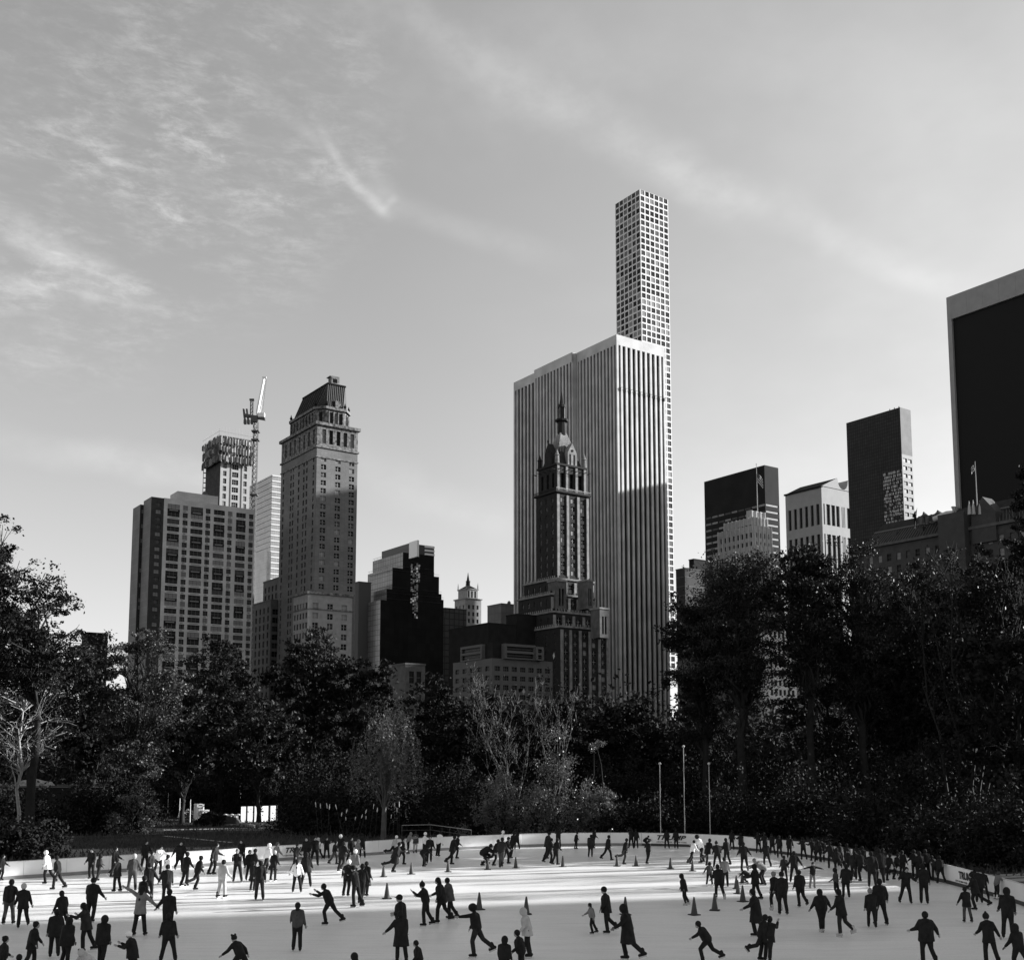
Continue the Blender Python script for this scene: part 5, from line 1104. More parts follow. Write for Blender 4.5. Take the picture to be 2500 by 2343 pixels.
    if head in ('hair', 'long', 'bun', 'band', 'pony'):
        sph(q, H_ - fw * .022 + upv * .022, .124, 12, 8, .92, 1.0, 1.08)
        if head in ('long', 'pony'):
            w_ = .062 if head == 'long' else .035
            cap(q, H_ - fw * .06, H_ - fw * .095 - upv * .16, .085, w_ + .01); cap(q, H_ - fw * .095 - upv * .16, T_((0, -.13, .30)), w_ + .01, w_)
        if head == 'bun': sph(q, H_ - fw * .10 + upv * .09, .05)
        nm = 'hair'
    elif head == 'hood':
        sph(q, H_ - fw * .018 + upv * .015, .146, 12, 9, .92, 1.02, 1.12); cap(q, H_ - fw * .05 - upv * .05, neck - fw * .02, .10, .11); nm = 'hood'
    elif head in ('beanie', 'pom', 'point'):
        sph(q, H_ - fw * .012 + upv * .045, .130, 12, 8, .94, 1.0, 1.0)
        if head == 'pom': sph(q, H_ + upv * .185 - fw * .02, .045)
        if head == 'point': cap(q, H_ + upv * .06, H_ + upv * .20 - fw * .02, .10, .03)
        nm = 'knit_hat'
    elif head == 'cap':
        sph(q, H_ - fw * .01 + upv * .04, .127, 12, 8, .92, 1.0, .95); q.box(H_ + fw * .07 + upv * .045 - Vector((.07, 0, 0)), (.14, 0, 0), fw * .10, (0, 0, .02)); nm = 'cap'
    elif head == 'helmet': sph(q, H_ + upv * .03, .150, 12, 8, .95, 1.08, 1.0); nm = 'helmet'
    elif head == 'ears':
        sph(q, H_ - fw * .012 + upv * .04, .118, 12, 8)
        for sd in (-1, 1): sph(q, H_ + upv * .15 + Vector((sd * .085, 0, 0)), .048)
        nm = 'knit_hat'
    job(q, nm, root, CL[hc], vox, S, Z)
    # skates
    for l in lg:
        an = l[2]; lift = max(0.0, an.z - (ft + .06)); tilt = -min(.9, lift * 2.2); fd = Vector((0, math.cos(tilt), math.sin(tilt))); dn = Vector((0, math.sin(tilt), -math.cos(tilt)))
        q = MB(); cap(q, an - dn * .12, an + dn * .03, .066, .060); cap(q, an + dn * .035 - fd * .06, an + dn * .04 + fd * .15, .056, .048); job(q, 'ice_skate', root, CL[skate], min(vox, .024), S, Z); k = len(JOBS) - 1
        b_ = MB(); s0 = an + dn * .085 - fd * .08; b_.box(s0 - Vector((.004, 0, 0)), (.008, 0, 0), fd * .27, dn * .048); b_.box(s0 - Vector((.012, 0, 0)) + fd * .03 - dn * .02, (.024, 0, 0), fd * .03, dn * .03); b_.box(s0 - Vector((.012, 0, 0)) + fd * .18 - dn * .02, (.024, 0, 0), fd * .03, dn * .03)
        JOBS[k] = JOBS[k] + (None, (b_, S))
    return root, S, pel, headc

rows = [
# ---- left end
(3,2149,62,90,'stand','person in black half cut by the left edge before the boards','k','k','jacket','hair','k'),
(20,2256,106,0,'holdr','man in dark jacket and loose jeans holding hands, far left pair','k','g','jacket','hair','k','k',1.1),
(54,2265,104,-20,'oneleg','woman in pale knit hat and black coat holding the far left man\'s hand','k','k','coat','beanie','l'),
(115,2157,79,-90,'walk','woman in long white coat and white knit hat skating left by the boards','w','k','coat','beanie','w'),
(139,2171,81,-90,'walk','tall person all in black right behind the white coated woman','k','k','jacket','hair','k'),
(151,2276,100,-60,'oneleg','slim long haired person, arm hanging right, ahead of the bottom left group','k','k','jacket','long','k'),
(222,2252,106,0,'arms','broad man in black seen from behind, arms out, left of centre left','k','k','jacket','beanie','k','k',1.2),
(222,2147,75,180,'stand','dark clothed skater with lit face against the left boards','k','k','jacket','hair','k'),
(240,2149,62,60,'stand','shorter person in padded jacket touching the left boards','d','k','jacket','hood','k','k',1.15),
(285,2176,80,-60,'hold','woman in black coat and tights skating past the left boards','k','k','coat','hair','k'),
(278,2141,72,120,'stand','dark skater by the left boards just behind the black coated woman','k','k','jacket','hair','k'),
(132,2338,116,-30,'walk','person in long dark coat overlapped by a hooded figure at bottom left','k','k','coat','hair','k','k',1.1),
(160,2362,118,20,'stand','bulky hooded figure in black at bottom left, back to us','k','k','coat','hood','k','k',1.25),
(75,2370,117,70,'stand','curly haired person with pale scarf collar at bottom left','k','k','coat','bun','k'),
(4,2404,115,60,'stand','dark curly haired head and shoulder at the bottom left corner','k','k','jacket','bun','k'),
(37,2452,118,0,'stand','dark round head just showing at the bottom edge, far left','k','k','jacket','hair','k'),
(209,2322,116,-90,'beg','long haired person in striped dark top holding a palm out left','d','k','coat','long','k'),
(247,2360,120,0,'stand','large figure in black hooded parka, back turned, bottom left','k','k','coat','hood','k','k',1.3),
(220,2412,112,-160,'bend','person bent forward in pale grey hooded top at the bottom edge','l','k','jacket','hood','l'),
(322,2392,116,-90,'beg','person in pale cap with one palm held out left at the bottom','k','k','coat','cap','w','k',1.1),
(322,2175,88,0,'arms','person in pale hat with arms out in the left crowd','g','g','jacket','beanie','l'),
(352,2126,75,110,'stand','tall skater with lit bald head behind the left crowd','k','k','jacket','hair','k'),
(366,2152,74,90,'stand','dark skater in the thick of the left crowd','d','k','jacket','hair','k'),
(362,2202,92,10,'holdr','tall person in black joining hands with a padded skater','k','k','jacket','beanie','k','k',1.1),
(386,2136,72,120,'rest','person in white top behind the left crowd near the boards','w','k','jacket','hair','k'),
(404,2162,74,10,'stand','long haired woman in short white jacket with her back to us','w','k','jacket','long','k'),
(405,2204,90,-10,'hold','person in black padded jacket with left hand held by a friend','k','k','jacket','beanie','k','k',1.15),
(409,2286,112,-10,'hold','person in black holding the hand of the grey coated woman','k','k','jacket','hair','k','k',1.1),
(340,2284,118,0,'raise','woman in pale grey coat with arms spread, one raised','m','k','coat','long','k'),
(345,2238,98,20,'stand','dark skater right behind the grey coated woman','k','k','jacket','hair','k'),
(410,2350,118,0,'wide','man in black jacket standing alone, back turned, bottom left of centre','k','k','jacket','hair','k','k',1.05),
(438,2130,76,150,'oneleg','heavy set person in black leaning by the left boards','k','k','jacket','hair','k','k',1.2),
(452,2164,83,30,'holdr','man in black with an arm round a smaller skater','k','k','jacket','hair','k'),
(481,2173,84,40,'kick','smaller skater pushing off with one leg back beside the man','k','k','jacket','bun','k'),
(521,2135,84,80,'stand','man in long dark coat skating right along the left boards','d','k','coat','hair','k','k',1.1),
(541,2191,90,20,'holdr','woman in pale jacket and pale trousers, one arm held out right','l','l','jacket','hair','k'),
(579,2153,80,180,'fold','man in black with folded arms facing us','k','k','jacket','hair','m'),
(590,2120,70,180,'stand','person with lit face behind the man with folded arms','k','k','jacket','hair','k'),
(609,2150,74,150,'stand','dark skater with a scrap of white at the chest','k','k','jacket','hair','k'),
(617,2174,70,10,'stand','small skater in black behind the long legged woman','k','k','jacket','hair','k'),
(586,2392,118,-70,'run','person in eared knit hat leaning forward with arms flung, bottom edge','k','k','jacket','ears','k'),
# ---- left of centre
(618,2151,78,60,'hold','person in black reaching to the white jacketed skater','k','k','jacket','hair','k'),
(650,2134,75,60,'glide','skater in white jacket and white knit hat leaning right','w','k','jacket','beanie','w'),
(671,2126,70,100,'stand','person in grey coat behind the white jacketed skater','m','k','coat','hair','g'),
(667,2150,72,20,'wide','child in black with elbows out left of the first lettering','k','k','jacket','beanie','l'),
(633,2197,94,0,'stand','woman in dark jacket and jeans standing with her back to us','k','d','jacket','hair','k'),
(724,2178,80,0,'arms','long haired girl in white sweater and black skirt','w','k','jacket','long','k'),
(722,2128,70,90,'stand','dark skater hiding half of the first board lettering','k','k','jacket','hair','k'),
(747,2166,84,10,'wide','woman in flared black coat beside the white sweater girl','k','k','skirt','hair','k'),
(748,2116,72,180,'stand','dark figure behind the flared black coat','k','k','jacket','hair','k'),
(768,2112,72,150,'walk','tall dark skater with lit face right of the first lettering','k','k','jacket','hair','k'),
(779,2098,52,-90,'stand','short person in pale hooded top at the far boards','l','k','jacket','hood','l'),
(797,2097,55,160,'rest','person in black leaning back on the far boards','k','k','jacket','hair','k'),
(816,2110,58,90,'walk','dark skater striding right along the far boards','k','g','jacket','hair','k'),
(833,2106,68,180,'stand','skater in white knit hat among the dark cluster left of centre','k','k','jacket','beanie','w'),
(835,2127,72,20,'oneleg','dark skater kicking a foot in front of the white hatted one','k','k','jacket','hair','k'),
(856,2106,62,150,'stand','dark skater between the white hatted one and the grey coat','k','k','jacket','hair','k'),
(870,2112,62,90,'stand','person with long grey hair and grey coat by the boards','m','k','coat','long','m'),
(884,2094,60,0,'rest','dark figure holding the boards left of the long white panels','k','k','jacket','hair','k'),
(865,2152,76,0,'stand','person in grey coat and pale round hat','m','k','coat','beanie','w'),
(847,2188,87,0,'arms','person in white hat and black jacket, one arm out left','k','k','jacket','beanie','w'),
(868,2214,108,-60,'beg','skater in pale scarf and black, front of the tight group','k','k','jacket','cap','k'),
(881,2206,96,10,'walk','skater in black with a white belt stripe in the tight group','k','k','jacket','hair','k'),
(893,2188,83,10,'stand','person in long black coat at the back of the tight group','k','d','long','hair','k'),
(804,2257,103,-90,'lunge','person in black lunging left with both arms forward','k','k','jacket','hair','k'),
(725,2321,114,-15,'stand','woman in charcoal sweater with scarf, standing alone left of centre','g','k','jacket','long','k'),
(961,2095,56,80,'kick','skater in pale sleeves and scarf beyond the first cones','l','k','jacket','beanie','w'),
(965,2130,78,80,'kick','woman in long black coat lifting one foot behind her','k','k','long','hair','k'),
(980,2111,66,100,'walk','child in black beside the long black coated woman','k','k','jacket','hair','k'),
(996,2084,53,60,'rest','person in grey top leaning over the far boards','m','k','jacket','long','m'),
(1014,2082,52,10,'stand','girl in dark skirt with bare legs at the far boards','g','l','coat','hair','k'),
(1036,2091,58,90,'stand','skater in white jacket and white hat near the hand rail','w','k','jacket','beanie','w'),
(1048,2107,66,160,'walk2','dark skater beside the white jacket by the hand rail','k','k','jacket','hair','k'),
(1030,2115,60,90,'bend','child bending over to the right in black','k','k','jacket','hair','k'),
(1071,2090,60,40,'stand','man in white tee shirt and black trousers','w','k','jacket','hair','k','k'),
(1104,2111,71,90,'oneleg','dark clad person skating right past the cones','k','k','coat','hair','k'),
(1114,2096,60,90,'walk','second dark person close behind in the same stride','k','k','jacket','hair','k'),
(1178,2113,75,100,'crouch','stooping man in black just left of a cone','k','k','jacket','hair','k','k',1.2),
(978,2308,122,-90,'hips','man in flat cap and padded jacket behind the long coat','k','k','jacket','cap','k','k',1.2),
(979,2348,120,-20,'hold','person in long black coat at bottom left of centre','k','k','long','hair','k','k',1.1),
(1023,2402,104,-80,'stand','small child whose head and shoulders show at the bottom edge','k','k','jacket','hair','k'),
(1039,2260,104,-90,'beg','girl in bobble hat and tights with hands forward','k','k','jacket','pom','k'),
(1078,2252,113,-90,'walk','tall woman with very long dark hair in black','k','k','coat','long','k'),
(1098,2244,99,-60,'walk2','child in charcoal jacket behind the long haired woman','g','k','coat','hair','k'),
(1163,2336,126,-90,'point','child in helmet pointing one arm straight left','k','d','jacket','helmet','k'),
(869,2448,118,-60,'stand','pointed hood just showing at the bottom edge','k','k','jacket','hood','k'),
# ---- centre
(1222,2087,60,80,'glide','skater in white top in the cluster left of centre boards','w','k','jacket','hair','w'),
(1224,2118,79,20,'walk','tall man in dark grey at the front of the centre left cluster','d','g','jacket','hair','k','k',1.1),
(1209,2114,66,80,'kick','dark skater with one leg back at the left of that cluster','k','k','jacket','hair','k'),
(1236,2109,66,100,'walk','dark skater at the right of that cluster','k','k','jacket','hair','k'),
(1250,2096,70,60,'walk','slim skater in black leaning before the middle boards','k','k','jacket','hair','k'),
(1262,2073,48,0,'rest','person in black at the middle boards, left one','k','k','jacket','hair','k'),
(1336,2097,70,90,'stand','skater with a lit back in the middle group','d','k','coat','hair','k'),
(1342,2108,62,100,'walk','shorter dark skater in the middle group','k','k','jacket','hair','k'),
(1357,2111,64,60,'holdr','dark skater with right arm out beside a cone','k','k','jacket','hair','k','k',1.1),
(1363,2070,50,0,'rest','person in black at the middle boards behind the middle group','k','k','jacket','hair','k'),
(1406,2072,41,90,'stand','small child in a coat skating right near the middle boards','k','k','coat','hair','k'),
(1442,2092,54,10,'stand','bulky person in dark grey standing before the boards','d','d','jacket','hair','k','k',1.35),
(1450,2071,48,60,'hold','dark person at the boards stretching an arm to the right','k','k','jacket','hair','k'),
(1484,2100,61,60,'walk2','woman in short black coat right of the bulky one','k','k','coat','bun','k'),
(1446,2279,74,-90,'walk','small child in pale sleeved vest beside the coated woman','m','k','jacket','pony','k'),
(1481,2278,109,-80,'oneleg','woman in knit hat and long flared black coat','k','k','coat','beanie','k'),
(1288,2337,117,-90,'stand','person in pale grey hooded top skating left at the bottom','l','k','coat','hood','l'),
(1272,2390,117,-90,'stand','dark haired woman at the bottom edge before the pale hood','k','k','jacket','hair','k'),
(1231,2407,117,0,'stand','dark hooded person at the bottom edge, left of the dark haired woman','k','k','jacket','hood','k'),
(1526,2110,63,80,'kick','woman in black coat striding right beside a cone','k','g','coat','hair','k'),
(1541,2071,48,0,'rest','dark person holding the boards behind the striding woman','k','k','jacket','hair','k'),
(1553,2071,47,0,'stand','second dark person holding the boards next to the first','k','k','jacket','hair','k'),
(1573,2069,38,90,'crouch','child stooping at the boards left of the big lettering','k','k','jacket','hair','k'),
(1583,2109,57,60,'stand','boy in black with a peaked cap before the big lettering','k','k','jacket','cap','k'),
(1628,2071,46,0,'rest','dark person standing before the R of the big lettering','k','k','jacket','hair','k'),
(1651,2071,46,0,'stand','dark person standing before the M of the big lettering','k','k','jacket','hair','k'),
(1690,2110,61,60,'glide','skater in white jacket leaning right with a dark headband','w','k','jacket','hair','k'),
(1713,2106,68,-90,'rest','skater in white jacket wearing a big black furry hat','w','k','jacket','helmet','k'),
(1728,2114,67,60,'kick','woman in black with a leg kicked back left','k','k','coat','hair','k'),
(1752,2118,63,0,'wide','person in black pointed hood in the right crowd','k','k','coat','point','k'),
(1775,2111,64,-30,'stand','long haired person leaning in the right crowd','k','k','jacket','long','k'),
(1787,2075,48,0,'stand','dark person at the boards above the right crowd','k','k','jacket','hair','k'),
(1732,2163,58,180,'arms','child in patterned top with one white sleeve and white skates','g','k','jacket','helmet','k','w'),
(1756,2196,84,0,'stand','woman in black jacket and leggings with pale skates','k','k','coat','hair','k','l',1.1),
(1771,2165,71,0,'stand','person in charcoal jacket next to the black jacketed woman','m','k','jacket','hair','k'),
(1671,2209,75,-80,'hold','girl in dark coat with left arm out and white skates','k','k','coat','hood','k','l'),
(1534,2344,136,-90,'walk2','tall hooded person in long black coat at the bottom centre','k','k','long','hood','k','k',1.1),
(1728,2350,112,-90,'run','boy in dark hoodie stooping left at the bottom edge','k','k','jacket','hair','k'),
# ---- right
(1817,2126,69,0,'arms','man in black with both arms held away, right of the crowd','k','k','jacket','hair','k','k',1.1),
(1866,2162,76,-90,'bend','person bent double leftwards in pale round cap','m','k','jacket','beanie','m'),
(1872,2116,60,0,'arms','small skater in black with arms apart before the right boards','k','k','jacket','hair','k'),
(1845,2196,84,-60,'stand','tall hooded person in black right of three cones','k','k','coat','hood','k'),
(1848,2288,117,-70,'walk2','person in long black coat gliding left, front of the dark column','k','k','long','hair','k','k',1.05),
(1860,2346,112,60,'kick','skater in black hugging a partner at the bottom right of centre','k','k','jacket','hair','k'),
(1877,2348,114,30,'lunge','broad skater in black coat bent over the hugging partner','k','k','coat','bun','k','k',1.2),
(1827,2158,52,-90,'crouch','child fallen onto hands and knees beside the cones','k','k','jacket','hair','k'),
(1892,2222,92,-10,'walk','woman in pale knit hat, black skirted coat and white skates','k','k','coat','beanie','m','l'),
(1911,2232,100,0,'stand','man in black jacket close beside the pale hatted woman','k','k','jacket','beanie','k','k',1.1),
(1915,2152,62,0,'wide','skater in black with lit shoulders in the right crowd','d','k','jacket','hair','k'),
(1940,2154,76,10,'arms','slim skater in black with legs and arms apart','k','k','jacket','hair','k'),
(1954,2213,87,0,'oneleg','stocky man in black lifting his right skate','k','k','jacket','hair','k','k',1.2),
(1985,2168,63,180,'tee','girl holding both arms straight out to the sides in pale tights','k','m','jacket','long','k','m'),
(1998,2105,54,0,'wide','dark skater near the right boards behind the girl with spread arms','k','k','jacket','hair','k'),
(2030,2119,64,0,'arms','person in black reaching an arm left before a white panel','k','k','jacket','hair','k'),
(2007,2275,100,0,'narrow','heavy hooded person in black with tapered legs and white skates','k','k','jacket','hood','k','l',1.45),
(2056,2286,112,-40,'oneleg','woman in black carrying a bag, with white skates','k','d','coat','hair','k','l'),
(2042,2190,70,-60,'stand','person in fur hood with one pale sleeve','g','k','jacket','hood','k'),
(2066,2192,81,0,'stand','dark coated person to the right of the fur hood','k','k','coat','hair','k','k',1.1),
(2086,2150,72,20,'walk','dark skater in the far right crowd, leftmost','k','k','jacket','hair','k'),
(2103,2151,74,-20,'kick','dark skater in the far right crowd with one leg out','k','k','jacket','hair','k'),
(2130,2166,88,0,'stand','tall skater in black before the far right crowd','k','k','coat','hair','k','k',1.2),
(2150,2156,86,20,'stand','second tall dark skater of the far right crowd','k','k','coat','hair','k','k',1.1),
(2129,2264,92,10,'walk','child in pale bobble hat and black coat beside a man','k','k','coat','pom','m'),
(2150,2258,110,0,'wide','tall man in black right behind the bobble hatted child','k','k','jacket','hair','k','k',1.15),
(2169,2150,66,60,'kick','dark skater right of the far right crowd with foot out right','k','k','jacket','hair','k'),
(2188,2147,64,80,'kick','skater in black kicking one leg out to the left','k','k','jacket','hair','k'),
(2213,2206,89,180,'hips','boy in black with legs apart and hands on hips','k','k','jacket','hair','k'),
(2257,2206,95,0,'stand','slim woman in black standing beside the boy with hands on hips','k','k','jacket','hair','k'),
(2262,2146,72,10,'stand','dark figure at the boards behind the slim woman','k','k','jacket','hair','k'),
(2234,2142,66,0,'stand','dark figure at the boards behind the boy','k','k','jacket','hair','k'),
(2283,2150,62,0,'rest','dark person at the boards left of the plain lettering','k','k','jacket','hair','k'),
(2362,2251,84,0,'hold','small girl in black coat with left arm out and patterned tights','k','g','coat','hair','k'),
(2383,2221,90,-60,'glide','long haired skater in black sweeping left past the lettering','k','k','coat','long','k'),
(2403,2195,70,0,'wide','dark skater with legs apart at the right boards','k','k','jacket','hair','k'),
(2435,2194,66,80,'rest','girl in grey jacket and white skates leaning on the right boards','m','d','jacket','hair','g','w'),
(2463,2291,124,10,'stand','tall hooded person in black near the right edge','k','k','jacket','hood','k','k',1.1),
(2417,2354,122,0,'arms','woman in bobble hat and fitted black coat, back turned, lower right','k','k','coat','pom','k'),
(2264,2354,125,0,'arms','broad man in black parka seen from behind at lower right','k','k','coat','hair','k','k',1.3),
(2490,2376,120,-10,'glide','hooded person with pale shoulder stripes cut by the right edge','k','k','jacket','hood','k','k',1.1),
(1852,2082,50,0,'rest','dark person leaning on boards at the start of the right bend','k','k','jacket','hair','k'),
(1868,2085,52,0,'stand','dark person at boards on the right bend, second along','k','k','jacket','hair','k'),
(1886,2088,52,10,'rest','dark person at boards on the right bend, third along','k','k','jacket','hair','k','k',1.1),
(1903,2094,54,0,'stand','dark person at boards on the right bend, fourth along','k','k','jacket','hair','k'),
(1928,2094,54,20,'stand','dark person at boards on the right bend, fifth along','k','k','coat','hair','k'),
(1962,2098,54,0,'rest','dark person at boards on the right bend, sixth along','k','k','jacket','hair','k'),
(2052,2114,56,0,'rest','dark person at boards on the right bend, seventh along','k','k','jacket','hair','k'),
(2068,2118,58,10,'stand','dark person at boards on the right bend, eighth along','k','k','coat','hair','k','k',1.1),
(1986,2101,54,-20,'rest','dark onlooker packed along the right bend of the boards, first from the left','k','k','jacket','hair','k','k',1.1),
(2008,2104,55,17,'stand','dark onlooker packed along the right bend of the boards, second from the left','k','k','coat','beanie','k','k',1.2),
(2092,2122,60,31,'stand','dark onlooker packed along the right bend of the boards, fourth from the left','k','k','coat','hair','k','k',1.1),
(2108,2128,62,8,'rest','dark onlooker packed along the right bend of the boards, fifth from the left','k','k','jacket','hair','k','k',1.2),
(2141,2131,62,22,'wide','dark onlooker packed along the right bend of the boards, seventh from the left','k','k','jacket','hood','k','k',1.1),
(2158,2133,62,-1,'stand','dark onlooker packed along the right bend of the boards, eighth from the left','k','k','coat','hair','k','k',1.2),
(2204,2141,64,36,'stand','dark onlooker packed along the right bend of the boards, ninth from the left','k','k','jacket','hair','k','k',1.3),
(2247,2148,68,-10,'wide','dark onlooker packed along the right bend of the boards, eleventh from the left','k','k','jacket','hood','k','k',1.2),
(2297,2156,66,4,'rest','dark onlooker packed along the right bend of the boards, thirteenth from the left','k','k','jacket','hair','k','k',1.1),
(2075,2142,70,-19,'walk','dark skater moving behind the fur hooded one','k','k','coat','beanie','k','k',1.2),
(2044,2132,62,18,'kick','dark skater kicking back in front of the right bend boards','k','k','jacket','hood','k','k',1.3),
(1810,2084,50,-5,'rest','dark person at the boards where the right bend begins','k','k','coat','hair','k','k',1.1),
(2382,2186,68,32,'rest','dark person bending over the right boards beside the lettering','k','k','jacket','hair','k','k',1.2),
(2392,2205,84,9,'walk2','dark skater in front of the lettering, partner of the long haired one','k','k','coat','beanie','k','k',1.3),
]
for r_ in rows:
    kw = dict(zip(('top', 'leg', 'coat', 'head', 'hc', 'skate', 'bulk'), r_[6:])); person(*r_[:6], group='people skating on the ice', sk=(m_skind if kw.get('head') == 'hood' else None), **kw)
# finish all figures in one pass
import bmesh
bpy.context.view_layer.update(); dg = bpy.context.evaluated_depsgraph_get(); done = []
for j in JOBS:
    me = bpy.data.meshes.new_from_object(j[0].evaluated_get(dg)); me.name = j[1]; done.append(me)
for j, me in zip(JOBS, done):
    o, name, root, m_ = j[:4]; bpy.data.objects.remove(o)
    me.materials.clear(); me.materials.append(m_); ex = j[4] if len(j) > 4 else None
    if ex:
        f, S = ex; me.materials.append(m_eye); bm = bmesh.new(); bm.from_mesh(me); vs = [bm.verts.new((a * S, b * S, c * S)) for a, b, c in f.v]
        for fc, mi_ in zip(f.f, f.m):
            try: q = bm.faces.new([vs[i] for i in fc]); q.material_index = mi_
            except ValueError: pass
        bm.to_mesh(me); bm.free()
    me.polygons.foreach_set('use_smooth', [True] * len(me.polygons)); ob = bpy.data.objects.new(name, me); link(ob, root)
    if len(j) > 5:
        b_, S = j[5]; m2 = bpy.data.meshes.new('blade'); m2.from_pydata([(a * S, b * S, c * S) for a, b, c in b_.v], [], b_.f); m2.materials.append(m_blade); link(bpy.data.objects.new('blade', m2), ob)
# ------------------------------------------------------------------ cones, poles and the things beyond the boards
m_cone = mat('cone_body', .05, .6, .3, .15, 6); m_cbase = mat('cone_base', .02, .8)
cones = [(936, 2139.5), (1004, 2133), (1094, 2127.5), (1190.5, 2122), (944.5, 2193), (1170, 2219.5), (1259, 2118), (1374, 2115), (1285, 2231), (1506.5, 2113.5), (1553, 2113.5),
         (1637, 2120), (1691, 2125.5), (1527, 2232), (1695, 2232.5), (1745, 2221.5), (1798, 2168.5), (1802, 2180.5), (1813, 2154), (1813.5, 2200)]
clab = ['cone at the left end of the far row', 'second cone along the far row from the left', 'cone on the far row before the dark striding pair', 'cone beside the stooping man', 'lone cone nearer us below the left end of the far row',
        'cone behind the child who points left', 'cone just right of the centre left cluster', 'cone beside the middle group of skaters', 'cone behind the pale grey hooded skater', 'cone left of the striding woman',
        'cone between the striding woman and the boy in a cap', 'cone alone below the big lettering', 'cone at the feet of the white jacketed skater', 'cone behind the tall hooded person', 'large near cone standing alone right of centre',
        'cone beside the woman with pale skates', 'leftmost cone of the tight bunch on the right', 'middle cone of the tight bunch on the right', 'farthest cone of the tight bunch, below the man with arms away', 'nearest cone of the tight bunch on the right']
def cone_mesh():
    q = MB(); H = .72; n = 14; prof = [(.145, .03), (.135, .06), (.035, H - .02), (.025, H), (.0, H)]
    for (r1, z1), (r2, z2) in zip(prof, prof[1:]):
        for k in range(n): a, b = 2 * math.pi * k / n, 2 * math.pi * (k + 1) / n; q.face([(r1 * math.cos(a), r1 * math.sin(a), z1), (r1 * math.cos(b), r1 * math.sin(b), z1), (r2 * math.cos(b), r2 * math.sin(b), z2), (r2 * math.cos(a), r2 * math.sin(a), z2)])
    return q
proto = None
for (px, py), lb in zip(cones, clab):
    g_ = G(px, py)
    if proto is None:
        proto = empty('traffic_cone', g_, 'dark ' + lb, 'traffic cone', 'cones dividing the ice'); c_ = cone_mesh().build('cone_body', m_cone, proto, True)
        b = MB(); b.poly([(x * .21, y * .21) for x, y in ((-1, -.8), (-.8, -1), (.8, -1), (1, -.8), (1, .8), (.8, 1), (-.8, 1), (-1, .8))], 0.002, .032); b_ = b.build('cone_base', m_cbase, proto); continue
    r_ = proto.copy(); r_.location = g_; r_['label'] = 'dark ' + lb; link(r_); r_.rotation_euler = (0, 0, rnd.uniform(0, 1.5)); s_ = 1.13 if py > 2185 else 1.0; r_.scale = (s_, s_, s_)
    for ch in (c_, b_): d = ch.copy(); link(d, r_)
def pole(name, label, cat, px, py0, py1, Y, r, m_, group=None, top=True, ball=.12):
    a = P(px, py0, Y); z = P(px, py1, Y).z; r_ = empty(name, (a.x, Y, 0), label, cat, group); q = MB(); q.tube([(a.x, Y, 0), (a.x, Y, z)], [r, r * .6], 8); q.build('pole', m_, r_, org=r_.location)
    if top: q = MB(); sph(q, (a.x, Y, z + ball), ball); q.build('finial', m_, r_, org=r_.location)
    return r_
pole('flagpole', 'bare pale flagpole behind the boards, leftmost of three', 'flagpole', 1613, 2030, 1867, 96.5, .042, m_pole, 'bare flagpoles behind the boards')
pole('flagpole', 'bare pale flagpole behind the boards, tallest of three', 'flagpole', 1672, 2032, 1825, 97, .046, m_pole, 'bare flagpoles behind the boards')
pole('flagpole', 'bare pale flagpole behind the boards, rightmost of three', 'flagpole', 1734, 2038, 1867, 95, .042, m_pole, 'bare flagpoles behind the boards')
r_ = pole('light_pole', 'tall pale light pole standing out against the dark trees at left', 'light pole', 585, 1990, 1620, 153, .11, m_pole, top=False)
q = MB(); a = P(585, 1620, 153); q.box(a - Vector((.6, .15, 0)), (1.5, 0, 0), (0, .3, 0), (0, 0, .35)); q.build('lamp_head', m_pole, r_, org=r_.location)
pole('light_pole', 'thin pale pole top among the trees above the board flagpoles', 'light pole', 1725, 1990, 1764, 150, .07, m_pole)
# white panels
m_wp = mat('white_panel', .80, .6, .3, .06, 1.0); m_dkf = mat('dark_steel', .04, .6)
a0 = G(584, 2008, -.05); r_ = empty('site_hoarding', a0, 'row of tall bright white panels standing on the ground beyond the left boards', 'hoarding')
xs = [(588, 601), (604, 618), (621, 633), (637, 655), (660, 674)]
d_ = Vector((math.cos(R(38)), math.sin(R(38)), 0)); h = P(588, 1975, a0.y).z + .3
for x0, x1 in xs: s0, s1 = reach(a0, d_, x0), reach(a0, d_, x1); p = a0 + d_ * s0; q = MB(); q.box((p.x, p.y, 0), d_ * (s1 - s0), B * 0 + Vector((-d_.y, d_.x, 0)) * .06, (0, 0, h)); q.build('panel', m_wp, r_, org=a0)
for x in (602.5, 619.5, 635, 657.5, 675.5): p = a0 + d_ * reach(a0, d_, x); q = MB(); q.box((p.x - .05, p.y - .05, 0), (.1, 0, 0), (0, .15, 0), (0, 0, h + .05)); q.build('post', m_dkf, r_, org=a0)
def boxy(name, label, cat, px0, px1, pyb, pyt, m_, dep=.8, parts=(), turn=35):
    g_ = G((px0 + px1) / 2, pyb, -.05); p = P(px0, pyb, g_.y); p2 = P(px1, pyb, g_.y); h = P(px0, pyt, g_.y).z + .05; r_ = empty(name, (g_.x, g_.y, -.05), label, cat); W_ = p2.x - p.x
    q = MB(); q.box((p.x, g_.y, -.05), (W_, 0, 0), (0, dep, 0), (0, 0, h)); q.build('shell', m_, r_, org=r_.location)
    for nm, fx0, fx1, fz0, fz1, pm in parts: q = MB(); q.box((p.x + W_ * fx0, g_.y - .03, -.05 + h * fz0), (W_ * (fx1 - fx0), 0, 0), (0, .025, 0), (0, 0, h * (fz1 - fz0))); q.build(nm, pm, r_, org=r_.location)
    r_.rotation_euler = (0, 0, R(turn))
    return r_, W_, h, p
